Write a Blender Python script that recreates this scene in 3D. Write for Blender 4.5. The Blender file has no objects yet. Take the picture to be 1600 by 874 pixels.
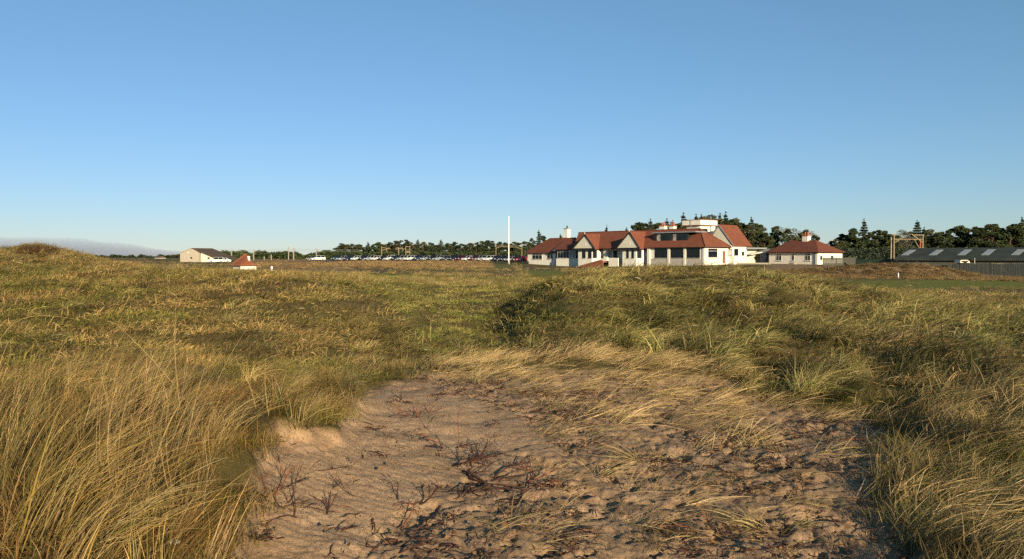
import bpy, bmesh, math, random
import numpy as np
from mathutils import Vector, Matrix
R = math.radians
scene = bpy.context.scene
col = scene.collection
rng = np.random.default_rng(7)
random.seed(7)

# ------------------------------------------------------------------ camera model
F = 1250.0; W_, H_ = 1600.0, 874.0
CAMZ = 2.2
HOR = 402.0
PITCH = math.atan((H_/2 - HOR)/F)        # camera looks slightly down
cp, sp = math.cos(PITCH), math.sin(PITCH)

def ray(px, py):
    x = (px - W_/2)/F; yv = -(py - H_/2)/F
    fwd = cp + yv*sp; up = -sp + yv*cp
    return x/fwd, up/fwd                  # dx/dY , dz/dY
def at(px, py, Y):
    u, v = ray(px, py)
    return Vector((u*Y, Y, CAMZ + v*Y))
def project(x, y, z):
    zz = z - CAMZ
    depth = y*cp - zz*sp; upc = y*sp + zz*cp
    depth = np.maximum(depth, 1e-3)
    return W_/2 + F*x/depth, H_/2 - F*upc/depth

# ------------------------------------------------------------------ tags
def tag(o, label=None, cat=None, group=None, kind=None):
    if label: o['label'] = label
    if cat: o['category'] = cat
    if group: o['group'] = group
    if kind: o['kind'] = kind
    return o
def empty(name, loc=(0,0,0), rz=0.0, parent=None):
    o = bpy.data.objects.new(name, None); col.objects.link(o)
    o.location = loc; o.rotation_euler = (0, 0, rz); o.empty_display_size = .3
    if parent: o.parent = parent
    return o

# ------------------------------------------------------------------ numpy value noise
def _hash(ix, iy, seed):
    n = (ix.astype(np.int64)*374761393 + iy.astype(np.int64)*668265263 + seed*974711) & 0x7fffffff
    n = ((n ^ (n >> 13))*1274126177) & 0x7fffffff
    n = n ^ (n >> 16)
    return (n & 0xffff)/65535.0
def vnoise(x, y, seed=0):
    ix = np.floor(x); iy = np.floor(y); fx = x-ix; fy = y-iy
    fx = fx*fx*fx*(fx*(fx*6-15)+10); fy = fy*fy*fy*(fy*(fy*6-15)+10)
    a = _hash(ix, iy, seed); b = _hash(ix+1, iy, seed); c = _hash(ix, iy+1, seed); d = _hash(ix+1, iy+1, seed)
    return (a*(1-fx)+b*fx)*(1-fy) + (c*(1-fx)+d*fx)*fy
def fbm(x, y, octs=4, seed=0, gain=.5):
    s = 0; a = 1; t = 0
    for k in range(octs):
        c, q = math.cos(.7*k+.3), math.sin(.7*k+.3)
        s = s + a*vnoise((x*c-y*q)*2**k, (x*q+y*c)*2**k, seed+k*17); t += a; a *= gain
    return s/t
def smooth(e0, e1, x):
    t = np.clip((x-e0)/(e1-e0), 0, 1); return t*t*(3-2*t)
def poly_sd(px, py, poly):
    """signed distance in pixels, positive inside"""
    d = np.full(px.shape, 1e9); inside = np.zeros(px.shape, bool)
    n = len(poly)
    for i in range(n):
        x0, y0 = poly[i]; x1, y1 = poly[(i+1) % n]
        ex, ey = x1-x0, y1-y0
        t = np.clip(((px-x0)*ex+(py-y0)*ey)/(ex*ex+ey*ey), 0, 1)
        d = np.minimum(d, np.hypot(px-x0-t*ex, py-y0-t*ey))
        c = ((y0 > py) != (y1 > py)) & (px < (x1-x0)*(py-y0)/((y1-y0) if y1 != y0 else 1e-9)+x0)
        inside ^= c
    return np.where(inside, d, -d)

# ------------------------------------------------------------------ node helpers
def new_mat(name, rough=.8, color=(.5,.5,.5), spec=.3):
    m = bpy.data.materials.new(name); m.use_nodes = True
    b = m.node_tree.nodes['Principled BSDF']
    b.inputs['Base Color'].default_value = (*color, 1)
    b.inputs['Roughness'].default_value = rough
    b.inputs['Specular IOR Level'].default_value = spec
    return m, m.node_tree, b
def N(nt, t, **kw):
    n = nt.nodes.new(t)
    for k, v in kw.items():
        if k in n.inputs: n.inputs[k].default_value = v
        else: setattr(n, k, v)
    return n
def link(nt, a, b): nt.links.new(a, b)
def ramp(nt, fac, stops):
    r = N(nt, 'ShaderNodeValToRGB'); cr = r.color_ramp
    while len(cr.elements) < len(stops): cr.elements.new(.5)
    for e, (p, c) in zip(cr.elements, stops):
        e.position = p; e.color = (*c, 1) if len(c) == 3 else c
    link(nt, fac, r.inputs[0]); return r.outputs[0]
def mix(nt, fac, a, b, mode='MIX'):
    m = N(nt, 'ShaderNodeMix', data_type='RGBA', blend_type=mode)
    for s, v in ((0, fac), (6, a), (7, b)):
        if hasattr(v, 'links'): link(nt, v, m.inputs[s])
        else: m.inputs[s].default_value = v if s == 0 else ((*v, 1) if len(v) == 3 else v)
    return m.outputs[2]
def noisy(name, c1, c2, scale=3.0, rough=.85, detail=5, bump=0.0, bscale=30, spec=.25, coords='Object'):
    """two tone weathered surface"""
    m, nt, b = new_mat(name, rough, c1, spec)
    tc = N(nt, 'ShaderNodeTexCoord')
    n = N(nt, 'ShaderNodeTexNoise', Scale=scale, Detail=float(detail), Roughness=.65)
    link(nt, tc.outputs[coords], n.inputs['Vector'])
    link(nt, ramp(nt, n.outputs['Fac'], [(.32, c1), (.68, c2)]), b.inputs['Base Color'])
    if bump:
        n2 = N(nt, 'ShaderNodeTexNoise', Scale=float(bscale), Detail=4.0)
        link(nt, tc.outputs[coords], n2.inputs['Vector'])
        bp = N(nt, 'ShaderNodeBump', Strength=bump, Distance=.02)
        link(nt, n2.outputs['Fac'], bp.inputs['Height']); link(nt, bp.outputs[0], b.inputs['Normal'])
    return m

# ------------------------------------------------------------------ mesh builder
class MB:
    def __init__(s): s.v = []; s.f = []; s.mi = []
    def add(s, vs, fs, mi=0):
        o = len(s.v); s.v += [tuple(v) for v in vs]; s.f += [tuple(i+o for i in f) for f in fs]; s.mi += [mi]*len(fs)
        return s
    def box(s, x0, x1, y0, y1, z0, z1, mi=0):
        return s.add([(x0,y0,z0),(x1,y0,z0),(x1,y1,z0),(x0,y1,z0),(x0,y0,z1),(x1,y0,z1),(x1,y1,z1),(x0,y1,z1)],
              [(0,3,2,1),(4,5,6,7),(0,1,5,4),(1,2,6,5),(2,3,7,6),(3,0,4,7)], mi)
    def prism(s, poly, z0, z1, mi=0):
        n = len(poly)
        vs = [(x,y,z0) for x,y in poly]+[(x,y,z1) for x,y in poly]
        fs = [tuple(range(n-1,-1,-1)), tuple(range(n,2*n))]+[(i,(i+1)%n,n+(i+1)%n,n+i) for i in range(n)]
        return s.add(vs, fs, mi)
    def extr(s, pts, d, mi=0):
        """closed planar polygon of 3D points pushed along d"""
        n = len(pts); d = Vector(d)
        vs = [tuple(Vector(p)) for p in pts]+[tuple(Vector(p)+d) for p in pts]
        fs = [tuple(range(n-1,-1,-1)), tuple(range(n,2*n))]+[(i,(i+1)%n,n+(i+1)%n,n+i) for i in range(n)]
        return s.add(vs, fs, mi)
    def bar(s, a, b, w, h=None, mi=0):
        a = Vector(a); b = Vector(b); h = h or w
        d = (b-a).normalized(); up = Vector((0,0,1)) if abs(d.z) < .95 else Vector((0,1,0))
        r = d.cross(up).normalized(); u = r.cross(d)
        c = [(-w/2,-h/2),(w/2,-h/2),(w/2,h/2),(-w/2,h/2)]
        vs = [a+r*i+u*j for i,j in c]+[b+r*i+u*j for i,j in c]
        return s.add(vs, [(0,3,2,1),(4,5,6,7),(0,1,5,4),(1,2,6,5),(2,3,7,6),(3,0,4,7)], mi)
    def tube(s, pts, rad, n=6, mi=0):
        pts = [Vector(p) for p in pts]; o = len(s.v); m = len(pts)
        if not hasattr(rad, '__len__'): rad = [rad]*m
        for i, p in enumerate(pts):
            d = (pts[min(i+1,m-1)]-pts[max(i-1,0)]).normalized()
            up = Vector((0,0,1)) if abs(d.z) < .9 else Vector((1,0,0))
            r = d.cross(up).normalized(); u = r.cross(d)
            for k in range(n):
                a = 2*math.pi*k/n
                s.v.append(tuple(p+(r*math.cos(a)+u*math.sin(a))*rad[i]))
        for i in range(m-1):
            for k in range(n):
                s.f.append((o+i*n+k, o+i*n+(k+1)%n, o+(i+1)*n+(k+1)%n, o+(i+1)*n+k)); s.mi.append(mi)
        s.f.append(tuple(o+k for k in range(n-1,-1,-1))); s.f.append(tuple(o+(m-1)*n+k for k in range(n))); s.mi += [mi, mi]
        return s
    def mesh(s, name, mats):
        me = bpy.data.meshes.new(name); me.from_pydata(s.v, [], s.f)
        for m in (mats if isinstance(mats, (list, tuple)) else [mats]): me.materials.append(m)
        me.polygons.foreach_set('material_index', s.mi)
        bm = bmesh.new(); bm.from_mesh(me); bmesh.ops.recalc_face_normals(bm, faces=bm.faces); bm.to_mesh(me); bm.free()
        me.update(); return me
    def build(s, name, mats, parent=None, bevel=0):
        o = bpy.data.objects.new(name, s.mesh(name, mats)); col.objects.link(o)
        if parent: o.parent = parent
        if bevel:
            b = o.modifiers.new('bevel', 'BEVEL'); b.width = bevel; b.segments = 1; b.limit_method = 'ANGLE'
        return o
def copy_tree(o, parent=None):
    c = o.copy(); col.objects.link(c)
    if parent: c.parent = parent
    for ch in [k for k in o.children]: copy_tree(ch, c)
    return c
# ------------------------------------------------------------------ terrain heights
CTRL = [ # photo pixel of the bare ground and its distance: gives ground height there
 (100,890,3.9),(400,874,4.35),(700,874,4.4),(1000,874,4.4),(1300,874,4.5),(1550,874,4.5),
 (500,760,5.5),(560,800,5.15),(430,700,6.0),(600,690,6.9),(700,700,6.8),(850,700,6.8),(1000,700,6.9),(1200,700,6.9),(1400,700,6.8),(1550,700,6.7),
 (60,700,5.8),(200,640,6.9),(340,640,7.4),(420,640,7.8),(540,620,8.8),
 (600,588,10.4),(700,583,10.8),(850,590,10.5),(1000,606,10.0),(1200,640,8.9),(1400,640,8.6),(1560,610,8.6),
 (60,560,10.5),(200,550,11.2),(350,545,12),(500,545,12.6),(650,545,13.2),(750,545,13.2),(850,548,13.0),(1000,555,12),(1150,585,10.6),(1300,590,10),(1450,580,10),(1560,560,10.8),
 (60,500,15.5),(300,500,15.5),(480,500,16),(600,500,17),(700,495,19),(775,502,18),(812,505,17.6),(850,490,18.2),(900,487,18),(1000,490,17),(1150,500,15.5),(1300,510,14),(1450,520,13),(1570,520,13.5),
 (60,450,25),(200,450,23),(350,445,24),(480,450,23),(600,460,25),(700,465,28),(775,468,27),(808,466,25.5),(850,450,26),(900,443,25),(1000,433,26),(1100,429,26),(1180,430,26),(1250,439,26),(1320,455,25),(1400,474,23),(1500,490,21),(1590,500,20),
 (200,423,36),(300,425,38),(400,429,38),(480,434,36),(560,440,36),
 (10,392,48),(30,389,50),(60,385,50),(95,391,49),(120,401,47),(160,412,44),
 (0,430,33),(60,425,35),(120,430,33),
 (60,440,75),(200,440,60),(300,440,60),(400,437,62),(480,430,60),
 (640,440,48),(720,445,45),(790,450,40),(850,452,40),(950,450,42),(1100,448,44),
 (600,430,66),(700,432,66),(800,432,68),(900,432,70),(1000,435,70),(1150,438,70),
 (1250,450,50),(1330,460,42),(1450,470,36),(1580,478,34),
 (1250,441,80),(1400,446,74),(1550,448,72),(1300,436,95),(1450,438,92),(1580,440,92),(1200,431,100),
 (60,415,180),(200,415,110),(300,425,110),(400,424,110),(300,409.5,255),(100,406,300),(200,405,300),
 (500,417,110),(600,419,110),(700,421,110),(800,422,115),(900,423,120),(1000,424,120),(1100,424,120),
 (600,412,165),(700,413,165),(780,415,170),(860,418,185),(950,418,170),(1050,417,158),(1110,416,152),
 (1180,415.5,150),(1260,416.5,150),(1320,427,125),(1400,430,118),(1500,431,116),(1590,431,116),
 (1350,415,150),(1450,414,150),(1580,413,150),
 (480,408.5,230),(560,408,228),(650,408,226),(740,408,226),(810,408.5,226),
 (500,406,300),(650,406,300),(800,406,300),(950,406.5,240),(1100,407,230),(1250,408,220),(1400,408,210),(1550,408,210)]
_pts = []
for px, py, Y in CTRL:
    p = at(px, py, Y); _pts.append((math.atan2(p.x, p.y), math.log(math.hypot(p.x, p.y)), p.z))
for a in (-52, -42, 42, 52):
    for Rr, z in ((2.0,.6),(4.5,.62),(8,.7 if a > 0 else .95),(15,.9 if a > 0 else 1.2),(28,1.0 if a > 0 else 1.5),(60,.2),(120,-.2),(300,1.0)):
        _pts.append((R(a), math.log(Rr), z))
for a in (-30,-15,0,15,30):
    _pts.append((R(a), math.log(2.2), .58)); _pts.append((R(a), math.log(3.2), .57)); _pts.append((R(a), math.log(420), 1.25))
_P = np.array(_pts)
KA = 2.2
def _U(dx, dy):
    r2 = (dx*KA)**2 + dy**2
    return .5*r2*np.log(r2+1e-9)
def _fit():
    n = len(_P); K = _U(_P[:,0][:,None]-_P[:,0][None], _P[:,1][:,None]-_P[:,1][None])
    # far points are angle-precise, near ones metre-precise: regularise lightly
    K = K + np.eye(n)*0.004
    Q = np.c_[np.ones(n), _P[:,0], _P[:,1]]
    A = np.block([[K, Q],[Q.T, np.zeros((3,3))]])
    return np.linalg.solve(A, np.r_[_P[:,2], 0, 0, 0])
_w = _fit()
def base_height(x, y):
    sh = x.shape; x = x.ravel(); y = y.ravel()
    a = np.arctan2(x, y); r = np.hypot(x, y)
    back = smooth(R(52), R(75), np.abs(a))
    a = np.clip(a, -R(52), R(52)); l = np.log(np.clip(r, 2.0, 420))
    out = np.zeros(x.shape)
    for i in range(0, x.size, 40000):
        s = slice(i, i+40000)
        out[s] = _U(a[s][:,None]-_P[:,0][None], l[s][:,None]-_P[:,1][None])@_w[:-3] + _w[-3] + _w[-2]*a[s] + _w[-1]*l[s]
    out = out*(1-back) + .8*back
    far = smooth(300, 480, r); out = out*(1-far) + 1.25*far
    return out.reshape(sh)

SAND = [(330,1200),(380,860),(400,780),(412,725),(436,690),(495,684),(530,690),(540,640),(565,596),(620,577),(700,572),(790,572),(860,576),(950,580),(1050,588),(1130,602),(1200,626),(1290,642),(1380,654),(1412,700),(1392,760),(1405,820),(1450,900),(1500,1200)]
STRAW = [(640,560),(690,542),(800,530),(950,548),(1080,568),(1150,588),(1230,640),(1130,628),(1000,608),(860,600),(720,585)]
SMOOTHSAND = [(400,1000),(430,700),(560,600),(700,580),(820,640),(860,690),(700,720),(640,790),(560,860),(500,1000)]
def wob(x, y, s, seed): return (fbm(x*s, y*s, 3, seed)-.5)*2
def zones(x, y, z):
    """real ground zones, returned as dict of masks"""
    px, py = project(x, y, z); r = np.hypot(x, y)
    front = y > .5
    near = (r < 14.5) & front
    k = 300/np.maximum(r, 2.5)               # pixel wobble for ~0.25 m of ground
    d = poly_sd(px, py, SAND) + wob(x, y, 1.7, 5)*k*.55 + wob(x, y, 6, 6)*k*.22
    sand = smooth(-6, 10, d)*near
    st = poly_sd(px, py, STRAW) + wob(x, y, 2.0, 8)*k*.6
    straw = smooth(-8, 8, st)*near
    lip = smooth(34, -12, d)*smooth(640, 560, px)*smooth(9.6, 8.4, r)*smooth(3.5, 4.5, r)*front
    sm = smooth(-30, 30, poly_sd(px, py, SMOOTHSAND) + wob(x, y, 1.5, 9)*30)*near
    return dict(px=px, py=py, r=r, sand=sand, straw=straw, smooth=sm, lip=lip)
def detail(x, y, zn):
    r = zn['r']
    # tussocky hummocks in the turf, clods and prints in the bare sand
    hum = wob(x, y, 1.1, 21)*.11*smooth(2, 6, r)*smooth(90, 25, r) + wob(x, y, .33, 22)*.12*smooth(8, 16, r)*smooth(130, 40, r)
    hum = hum*(1-zn['sand'])
    s = zn['sand']
    rough = (fbm(x*4.2, y*4.2, 5, 31, .6)-.5)*.065 - np.abs(fbm(x*9.5, y*9.5, 4, 41, .65)-.5)*.06
    pits = -smooth(.60, .74, fbm(x*3.6+3, y*3.6, 3, 51, .6))*.045 - smooth(.66, .80, fbm(x*8.5, y*8.5, 2, 53, .6))*.045
    clod = smooth(.62, .8, fbm(x*19, y*19, 2, 61))*.008
    sml = (fbm(x*2.2, y*2.2, 3, 71)-.5)*.09 + np.sin((x*.35+y)*2*math.pi/.09+fbm(x*3, y*3, 2, 72)*7)*.0025 + (fbm(x*14, y*14, 2, 73)-.5)*.012
    sm = zn['smooth']
    return hum + zn['lip']*.14 + s*(sml*sm + (rough+pits+clod)*(1-sm)) - s*.03
def bump_add(x, y):
    out = 0*x
    # the mound's steep left flank above the grassy dip
    def gs(px, Y, w, hh, dz):
        cx = (px-800)/F*Y; return dz*np.exp(-((x-cx)/w)**2-((y-Y)/hh)**2)
    out = out + gs(795,20,1.0,4.5,-.36) + gs(872,20,1.1,4.5,.32) + gs(845,17,.8,2,.12) + gs(1000,21,3,3,.14) + gs(1120,20,2.6,3,.12) + gs(1060,14.5,4,1.2,-.14) + gs(720,15,1.4,5,-.16) + gs(720,24,2.2,7,-.22) + gs(500,22,3.2,5,.22) + gs(420,30,4,5,.15) + gs(960,22,2.5,3,.14) + gs(1250,18,1.6,2.5,-.18) + gs(1400,15,2.0,2.5,-.15)
    # bramble bank in front of the yard
    for (px, Y, w, hgt, dz) in ((1300,121,6,4,1.0),(1345,121,6,4.5,1.35),(1390,120,6,4.5,1.45),(1432,119,6,4.5,1.5),(1465,118,4,4,1.1)):
        cx = (px-800)/F*Y
        out = out + dz*.42*np.exp(-((x-cx)/w)**2-((y-Y)/hgt)**2)
    return out
def height(x, y, zn=None):
    x = np.asarray(x, float); y = np.asarray(y, float)
    b = base_height(x, y)
    if zn is None: zn = zones(x, y, b)
    return b + detail(x, y, zn) + bump_add(x, y)
def hz(x, y): return float(height(np.array([x]), np.array([y]))[0])

def grid_mesh(angs, rads):
    A, Rr = np.meshgrid(angs, rads); X = np.sin(A)*Rr; Y = np.cos(A)*Rr
    b = base_height(X, Y); zn = zones(X, Y, b)
    Z = b + detail(X, Y, zn) + bump_add(X, Y)
    Z = Z - smooth(900, 9000, Rr)*2.0
    return X, Y, Z, zn
def mesh_from_grid(name, X, Y, Z, wrap=False):
    nr, na = X.shape
    co = np.stack([X, Y, Z], -1).reshape(-1, 3).astype(np.float32)
    i = np.arange(nr-1)[:,None]*na; j = np.arange(na-1)[None]
    q = np.stack([i+j, i+j+1, i+na+j+1, i+na+j], -1).reshape(-1, 4)
    q = q[:, ::-1]
    if wrap:
        ii = (np.arange(nr-1)*na)
        q2 = np.stack([ii+na-1, ii, ii+na, ii+2*na-1], -1)[:, ::-1]; q = np.r_[q, q2]
    me = bpy.data.meshes.new(name)
    me.vertices.add(len(co)); me.vertices.foreach_set('co', co.ravel())
    me.loops.add(q.size); me.loops.foreach_set('vertex_index', q.ravel().astype(np.int32))
    me.polygons.add(len(q)); me.polygons.foreach_set('loop_start', np.arange(0, q.size, 4, dtype=np.int32)); me.polygons.foreach_set('loop_total', np.full(len(q), 4, np.int32))
    me.polygons.foreach_set('use_smooth', np.ones(len(q), bool))
    me.update(); me.validate(); return me

angs = np.r_[np.arange(-180, -44, 2.0), np.arange(-44, -36, .5), np.arange(-36, 36, .13), np.arange(36, 44, .5), np.arange(44, 180, 2.0)]
rads = np.r_[np.array([.05,.5,1.0,1.6,2.2,2.8]), np.exp(np.arange(math.log(3.2), math.log(16), .0042)), np.exp(np.arange(math.log(16.05), math.log(150), .011)), np.exp(np.arange(math.log(151), math.log(9000), .05))]
X, Y, Z, zn = grid_mesh(np.radians(angs), rads)
me = mesh_from_grid('ground', X, Y, Z, wrap=True)
px, py, r = zn['px'], zn['py'], zn['r']
# zone colours: R sand, G mown green, B brown heath / bramble, A tarmac
front = Y > 5
def band(px0, px1, py0, py1, f=6, n=5, seed=3):
    w = wob(X, Y, .12, seed)*n
    return smooth(px0-f*4, px0+f, px+w*3)*(1-smooth(px1-f, px1+f*4, px+w*3))*smooth(py0-f*.3, py0+f*.3, py+w*.3)*(1-smooth(py1-f*.3, py1+f*.3, py+w*.3))
far = front & (r > 34)
gr = (np.maximum.reduce([band(1270,1700,438,451,4), band(1300,1420,433,440,4)*.3, band(575,650,428,437,6,4,4), band(825,880,423,435,5,4,5), band(690,800,414,420,4,4,6)*.7]))*far*(px > 0)
br = np.maximum.reduce([band(395,760,406,416,4,4,7), band(430,540,414,424,5,6,8), band(1200,1700,409,432,3,3,9)*(r > 100)])*far
heath = np.exp(-((px-62)/26)**2-((py-392)/9)**2)*(r > 30)*(Y > 5)
br = np.maximum(br, heath)
tar = smooth(216, 222, Y)*(1-smooth(262, 268, Y))*smooth(-60, -57, X)*(1-smooth(8, 11, X))
cd = np.stack([np.maximum(zn['sand'], 0), gr, br, tar], -1).reshape(-1, 4).astype(np.float32)
ra_ = me.attributes.new('rough', 'FLOAT', 'POINT'); ra_.data.foreach_set('value', (zn['sand']*(1-zn['smooth'])).ravel().astype(np.float32))
at_ = me.color_attributes.new('zone', 'FLOAT_COLOR', 'POINT'); at_.data.foreach_set('color', cd.ravel())
ground = bpy.data.objects.new('ground', me); col.objects.link(ground); tag(ground, kind='structure')

def ground_mat():
    m, nt, b = new_mat('dune ground', .95, (.3,.2,.1), .1)
    geo = N(nt, 'ShaderNodeNewGeometry'); P = geo.outputs['Position']
    z = N(nt, 'ShaderNodeAttribute', attribute_name='zone'); sep = N(nt, 'ShaderNodeSeparateColor'); link(nt, z.outputs['Color'], sep.inputs[0])
    def noise(s, d=5.0, r_=.6):
        n = N(nt, 'ShaderNodeTexNoise', Scale=s, Detail=d, Roughness=r_); link(nt, P, n.inputs['Vector']); return n.outputs['Fac']
    big = noise(.35); mid = noise(3.0); fine = noise(45.0, 6.0, .75); grain = noise(220.0, 3.0)
    sand = ramp(nt, mid, [(.3, (.35,.225,.13)), (.5, (.42,.275,.165)), (.7, (.49,.33,.205))])
    sand = mix(nt, ramp(nt, fine, [(.38, (1,1,1)), (.52, (0,0,0))]), sand, (.21,.13,.075))
    rg = N(nt, 'ShaderNodeAttribute', attribute_name='rough')
    soil = mix(nt, ramp(nt, noise(7.0, 6.0, .7), [(.42, (0,0,0)), (.56, (1,1,1))]), (.25,.17,.11), (.11,.07,.045)); rf = N(nt, 'ShaderNodeMath', operation='MULTIPLY'); rf.inputs[1].default_value = .46; link(nt, rg.outputs['Fac'], rf.inputs[0])
    sand = mix(nt, rf.outputs[0], sand, soil)
    turf = ramp(nt, big, [(.25, (.06,.055,.014)), (.5, (.10,.078,.024)), (.75, (.14,.105,.038))])
    turf = mix(nt, .55, turf, ramp(nt, fine, [(.3, (.03,.026,.008)), (.6, (.15,.11,.045))]))
    green = ramp(nt, big, [(.3, (.11,.115,.016)), (.7, (.15,.145,.026))])
    brown = mix(nt, mid, ramp(nt, noise(1.1), [(.35, (.12,.075,.045)), (.6, (.24,.16,.09))]), (.22,.145,.08))
    c = mix(nt, sep.outputs[1], turf, green); c = mix(nt, sep.outputs[2], c, brown)
    c = mix(nt, sep.outputs[0], c, sand); c = mix(nt, z.outputs['Alpha'], c, (.06,.06,.06))
    link(nt, c, b.inputs['Base Color'])
    hsum = N(nt, 'ShaderNodeMath', operation='ADD'); link(nt, fine, hsum.inputs[0]); link(nt, grain, hsum.inputs[1])
    bp = N(nt, 'ShaderNodeBump', Strength=.6, Distance=.012); link(nt, hsum.outputs[0], bp.inputs['Height']); link(nt, bp.outputs[0], b.inputs['Normal'])
    return m
me.materials.append(ground_mat())
# ------------------------------------------------------------------ camera, sun, sky
cam = bpy.data.cameras.new('camera'); camo = bpy.data.objects.new('camera', cam); col.objects.link(camo)
camo.location = (0, 0, CAMZ); camo.rotation_euler = (math.pi/2 - PITCH, 0, 0)
cam.sensor_fit = 'HORIZONTAL'; cam.sensor_width = 36; cam.lens = 36*F/W_; cam.clip_start = .05; cam.clip_end = 40000
scene.camera = camo
SUN_EL, PHI = R(14), R(70)
sv = Vector((math.cos(PHI)*math.cos(SUN_EL), -math.sin(PHI)*math.cos(SUN_EL), math.sin(SUN_EL)))
sl = bpy.data.lights.new('sun', 'SUN'); sl.energy = 5.0; sl.angle = R(.55); sl.color = (1.0, .83, .56)
so = bpy.data.objects.new('sun', sl); col.objects.link(so); so.rotation_euler = sv.to_track_quat('Z', 'Y').to_euler(); so.location = (20, -30, 30)
w = bpy.data.worlds.new('World'); scene.world = w; w.use_nodes = True
nt = w.node_tree; bg = nt.nodes['Background']; sky = nt.nodes.new('ShaderNodeTexSky'); sky.sky_type = 'NISHITA'; sky.sun_disc = False
sky.sun_elevation = SUN_EL; sky.sun_rotation = math.atan2(sv.x, sv.y); sky.altitude = 0; sky.air_density = 1.0; sky.dust_density = 0; sky.ozone_density = 5.0
EXPO = .85
sc_ = nt.nodes.new('ShaderNodeSeparateColor'); cc_ = nt.nodes.new('ShaderNodeCombineColor'); nt.links.new(sky.outputs[0], sc_.inputs[0])
for i, (a_, g_) in enumerate(((.158,.785),(.189,.712),(.151,.885))):     # camera response of the photograph
    pw = nt.nodes.new('ShaderNodeMath'); pw.operation = 'POWER'; pw.inputs[1].default_value = g_; nt.links.new(sc_.outputs[i], pw.inputs[0])
    mu = nt.nodes.new('ShaderNodeMath'); mu.operation = 'MULTIPLY'; mu.inputs[1].default_value = a_/(.1*2**EXPO); nt.links.new(pw.outputs[0], mu.inputs[0]); nt.links.new(mu.outputs[0], cc_.inputs[i])
nt.links.new(cc_.outputs[0], bg.inputs[0]); bg.inputs[1].default_value = .1
scene.view_settings.view_transform = 'Standard'; scene.view_settings.look = 'None'; scene.view_settings.gamma = 1; scene.view_settings.exposure = EXPO
scene.render.engine = 'CYCLES'
cy = scene.cycles; cy.use_denoising = False; cy.max_bounces = 5; cy.diffuse_bounces = 2; cy.glossy_bounces = 2; cy.transmission_bounces = 3; cy.transparent_max_bounces = 4; cy.volume_bounces = 0
cy.caustics_reflective = False; cy.caustics_refractive = False; cy.use_adaptive_sampling = True; cy.adaptive_threshold = .03
# ------------------------------------------------------------------ blades and clumps
def blades(roots, az, L, th0, curl, wid, colr, segs=6, droop_pow=1.4, kink=None):
    """vectorised ribbons. roots (n,3); az lean azimuth; th0 start angle off vertical; curl total extra bend"""
    n = len(L); t = np.linspace(0, 1, segs+1)
    th = th0[:,None] + curl[:,None]*t[None]**droop_pow
    ds = (L/segs)[:,None]
    thm = (th[:,1:]+th[:,:-1])/2
    h = np.c_[np.zeros(n), np.cumsum(np.sin(thm)*ds, 1)]; v = np.c_[np.zeros(n), np.cumsum(np.cos(thm)*ds, 1)]
    sway = rng.normal(0, .06, n)[:,None]*t[None]**2*L[:,None]
    dx = np.cos(az)[:,None]; dy = np.sin(az)[:,None]
    cx = roots[:,0:1]+h*dx - sway*dy; cyy = roots[:,1:2]+h*dy + sway*dx; cz = roots[:,2:3]+v
    # ribbon side vector with random twist
    tw = rng.uniform(0, math.pi, n)[:,None]+t[None]*rng.normal(0, .8, n)[:,None]
    sx = -dy*np.cos(tw) ; sy = dx*np.cos(tw); sz = np.sin(tw)*.8
    sx = sx + np.sin(tw)*dx*.5; sy = sy + np.sin(tw)*dy*.5
    prof = np.clip(1-t**2.2, .05, 1)*np.clip(.55+t*3, 0, 1)
    wv = (wid[:,None]*prof[None])/2
    A = np.stack([cx-sx*wv, cyy-sy*wv, cz-sz*wv], -1); B = np.stack([cx+sx*wv, cyy+sy*wv, cz+sz*wv], -1)
    V = np.stack([A, B], 2).reshape(-1, 3)                      # n,(segs+1),2
    base = (np.arange(n)*(segs+1)*2)[:,None]; k = np.arange(segs)[None]*2
    Q = np.stack([base+k, base+k+1, base+k+3, base+k+2], -1).reshape(-1, 4)
    # colour: dull brownish sheath at the base, darkened further for shade between blades, own colour above, bleached tip
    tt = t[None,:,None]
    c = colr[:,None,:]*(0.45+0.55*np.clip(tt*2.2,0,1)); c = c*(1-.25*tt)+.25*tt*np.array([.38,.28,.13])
    C = np.repeat(c, 2, axis=1).reshape(-1, 3)
    return V, Q, C
def bmesh_of(name, parts, mat):
    V = []; Q = []; C = []; o = 0
    for v, q, c in parts: V.append(v); Q.append(q+o); C.append(c); o += len(v)
    V = np.concatenate(V); Q = np.concatenate(Q); C = np.concatenate(C)
    me = bpy.data.meshes.new(name); me.vertices.add(len(V)); me.vertices.foreach_set('co', V.astype(np.float32).ravel())
    me.loops.add(Q.size); me.loops.foreach_set('vertex_index', Q.astype(np.int32).ravel())
    me.polygons.add(len(Q)); me.polygons.foreach_set('loop_start', np.arange(0, Q.size, 4, dtype=np.int32)); me.polygons.foreach_set('loop_total', np.full(len(Q), 4, np.int32))
    me.update()
    ca = me.color_attributes.new('bc', 'FLOAT_COLOR', 'POINT'); ca.data.foreach_set('color', np.c_[C, np.ones(len(C))].astype(np.float32).ravel())
    me.materials.append(mat); return me
PAL = {'straw': (.50,.37,.165), 'gold': (.52,.36,.10), 'green': (.12,.14,.035), 'grey': (.20,.21,.10), 'olive': (.24,.205,.06), 'brown': (.20,.125,.065), 'rust': (.24,.12,.055), 'pale': (.58,.47,.26), 'dark': (.055,.035,.022), 'dgreen': (.07,.095,.02)}
def palette(n, mixd):
    ks = list(mixd); p = np.array([mixd[k] for k in ks], float); p /= p.sum()
    c = np.array([PAL[k] for k in ks])[rng.choice(len(ks), n, p=p)]
    return c*np.array([.72,.69,.62])*rng.uniform(.6, 1.4, (n, 1))*rng.uniform(.93, 1.07, (n, 3))
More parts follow.
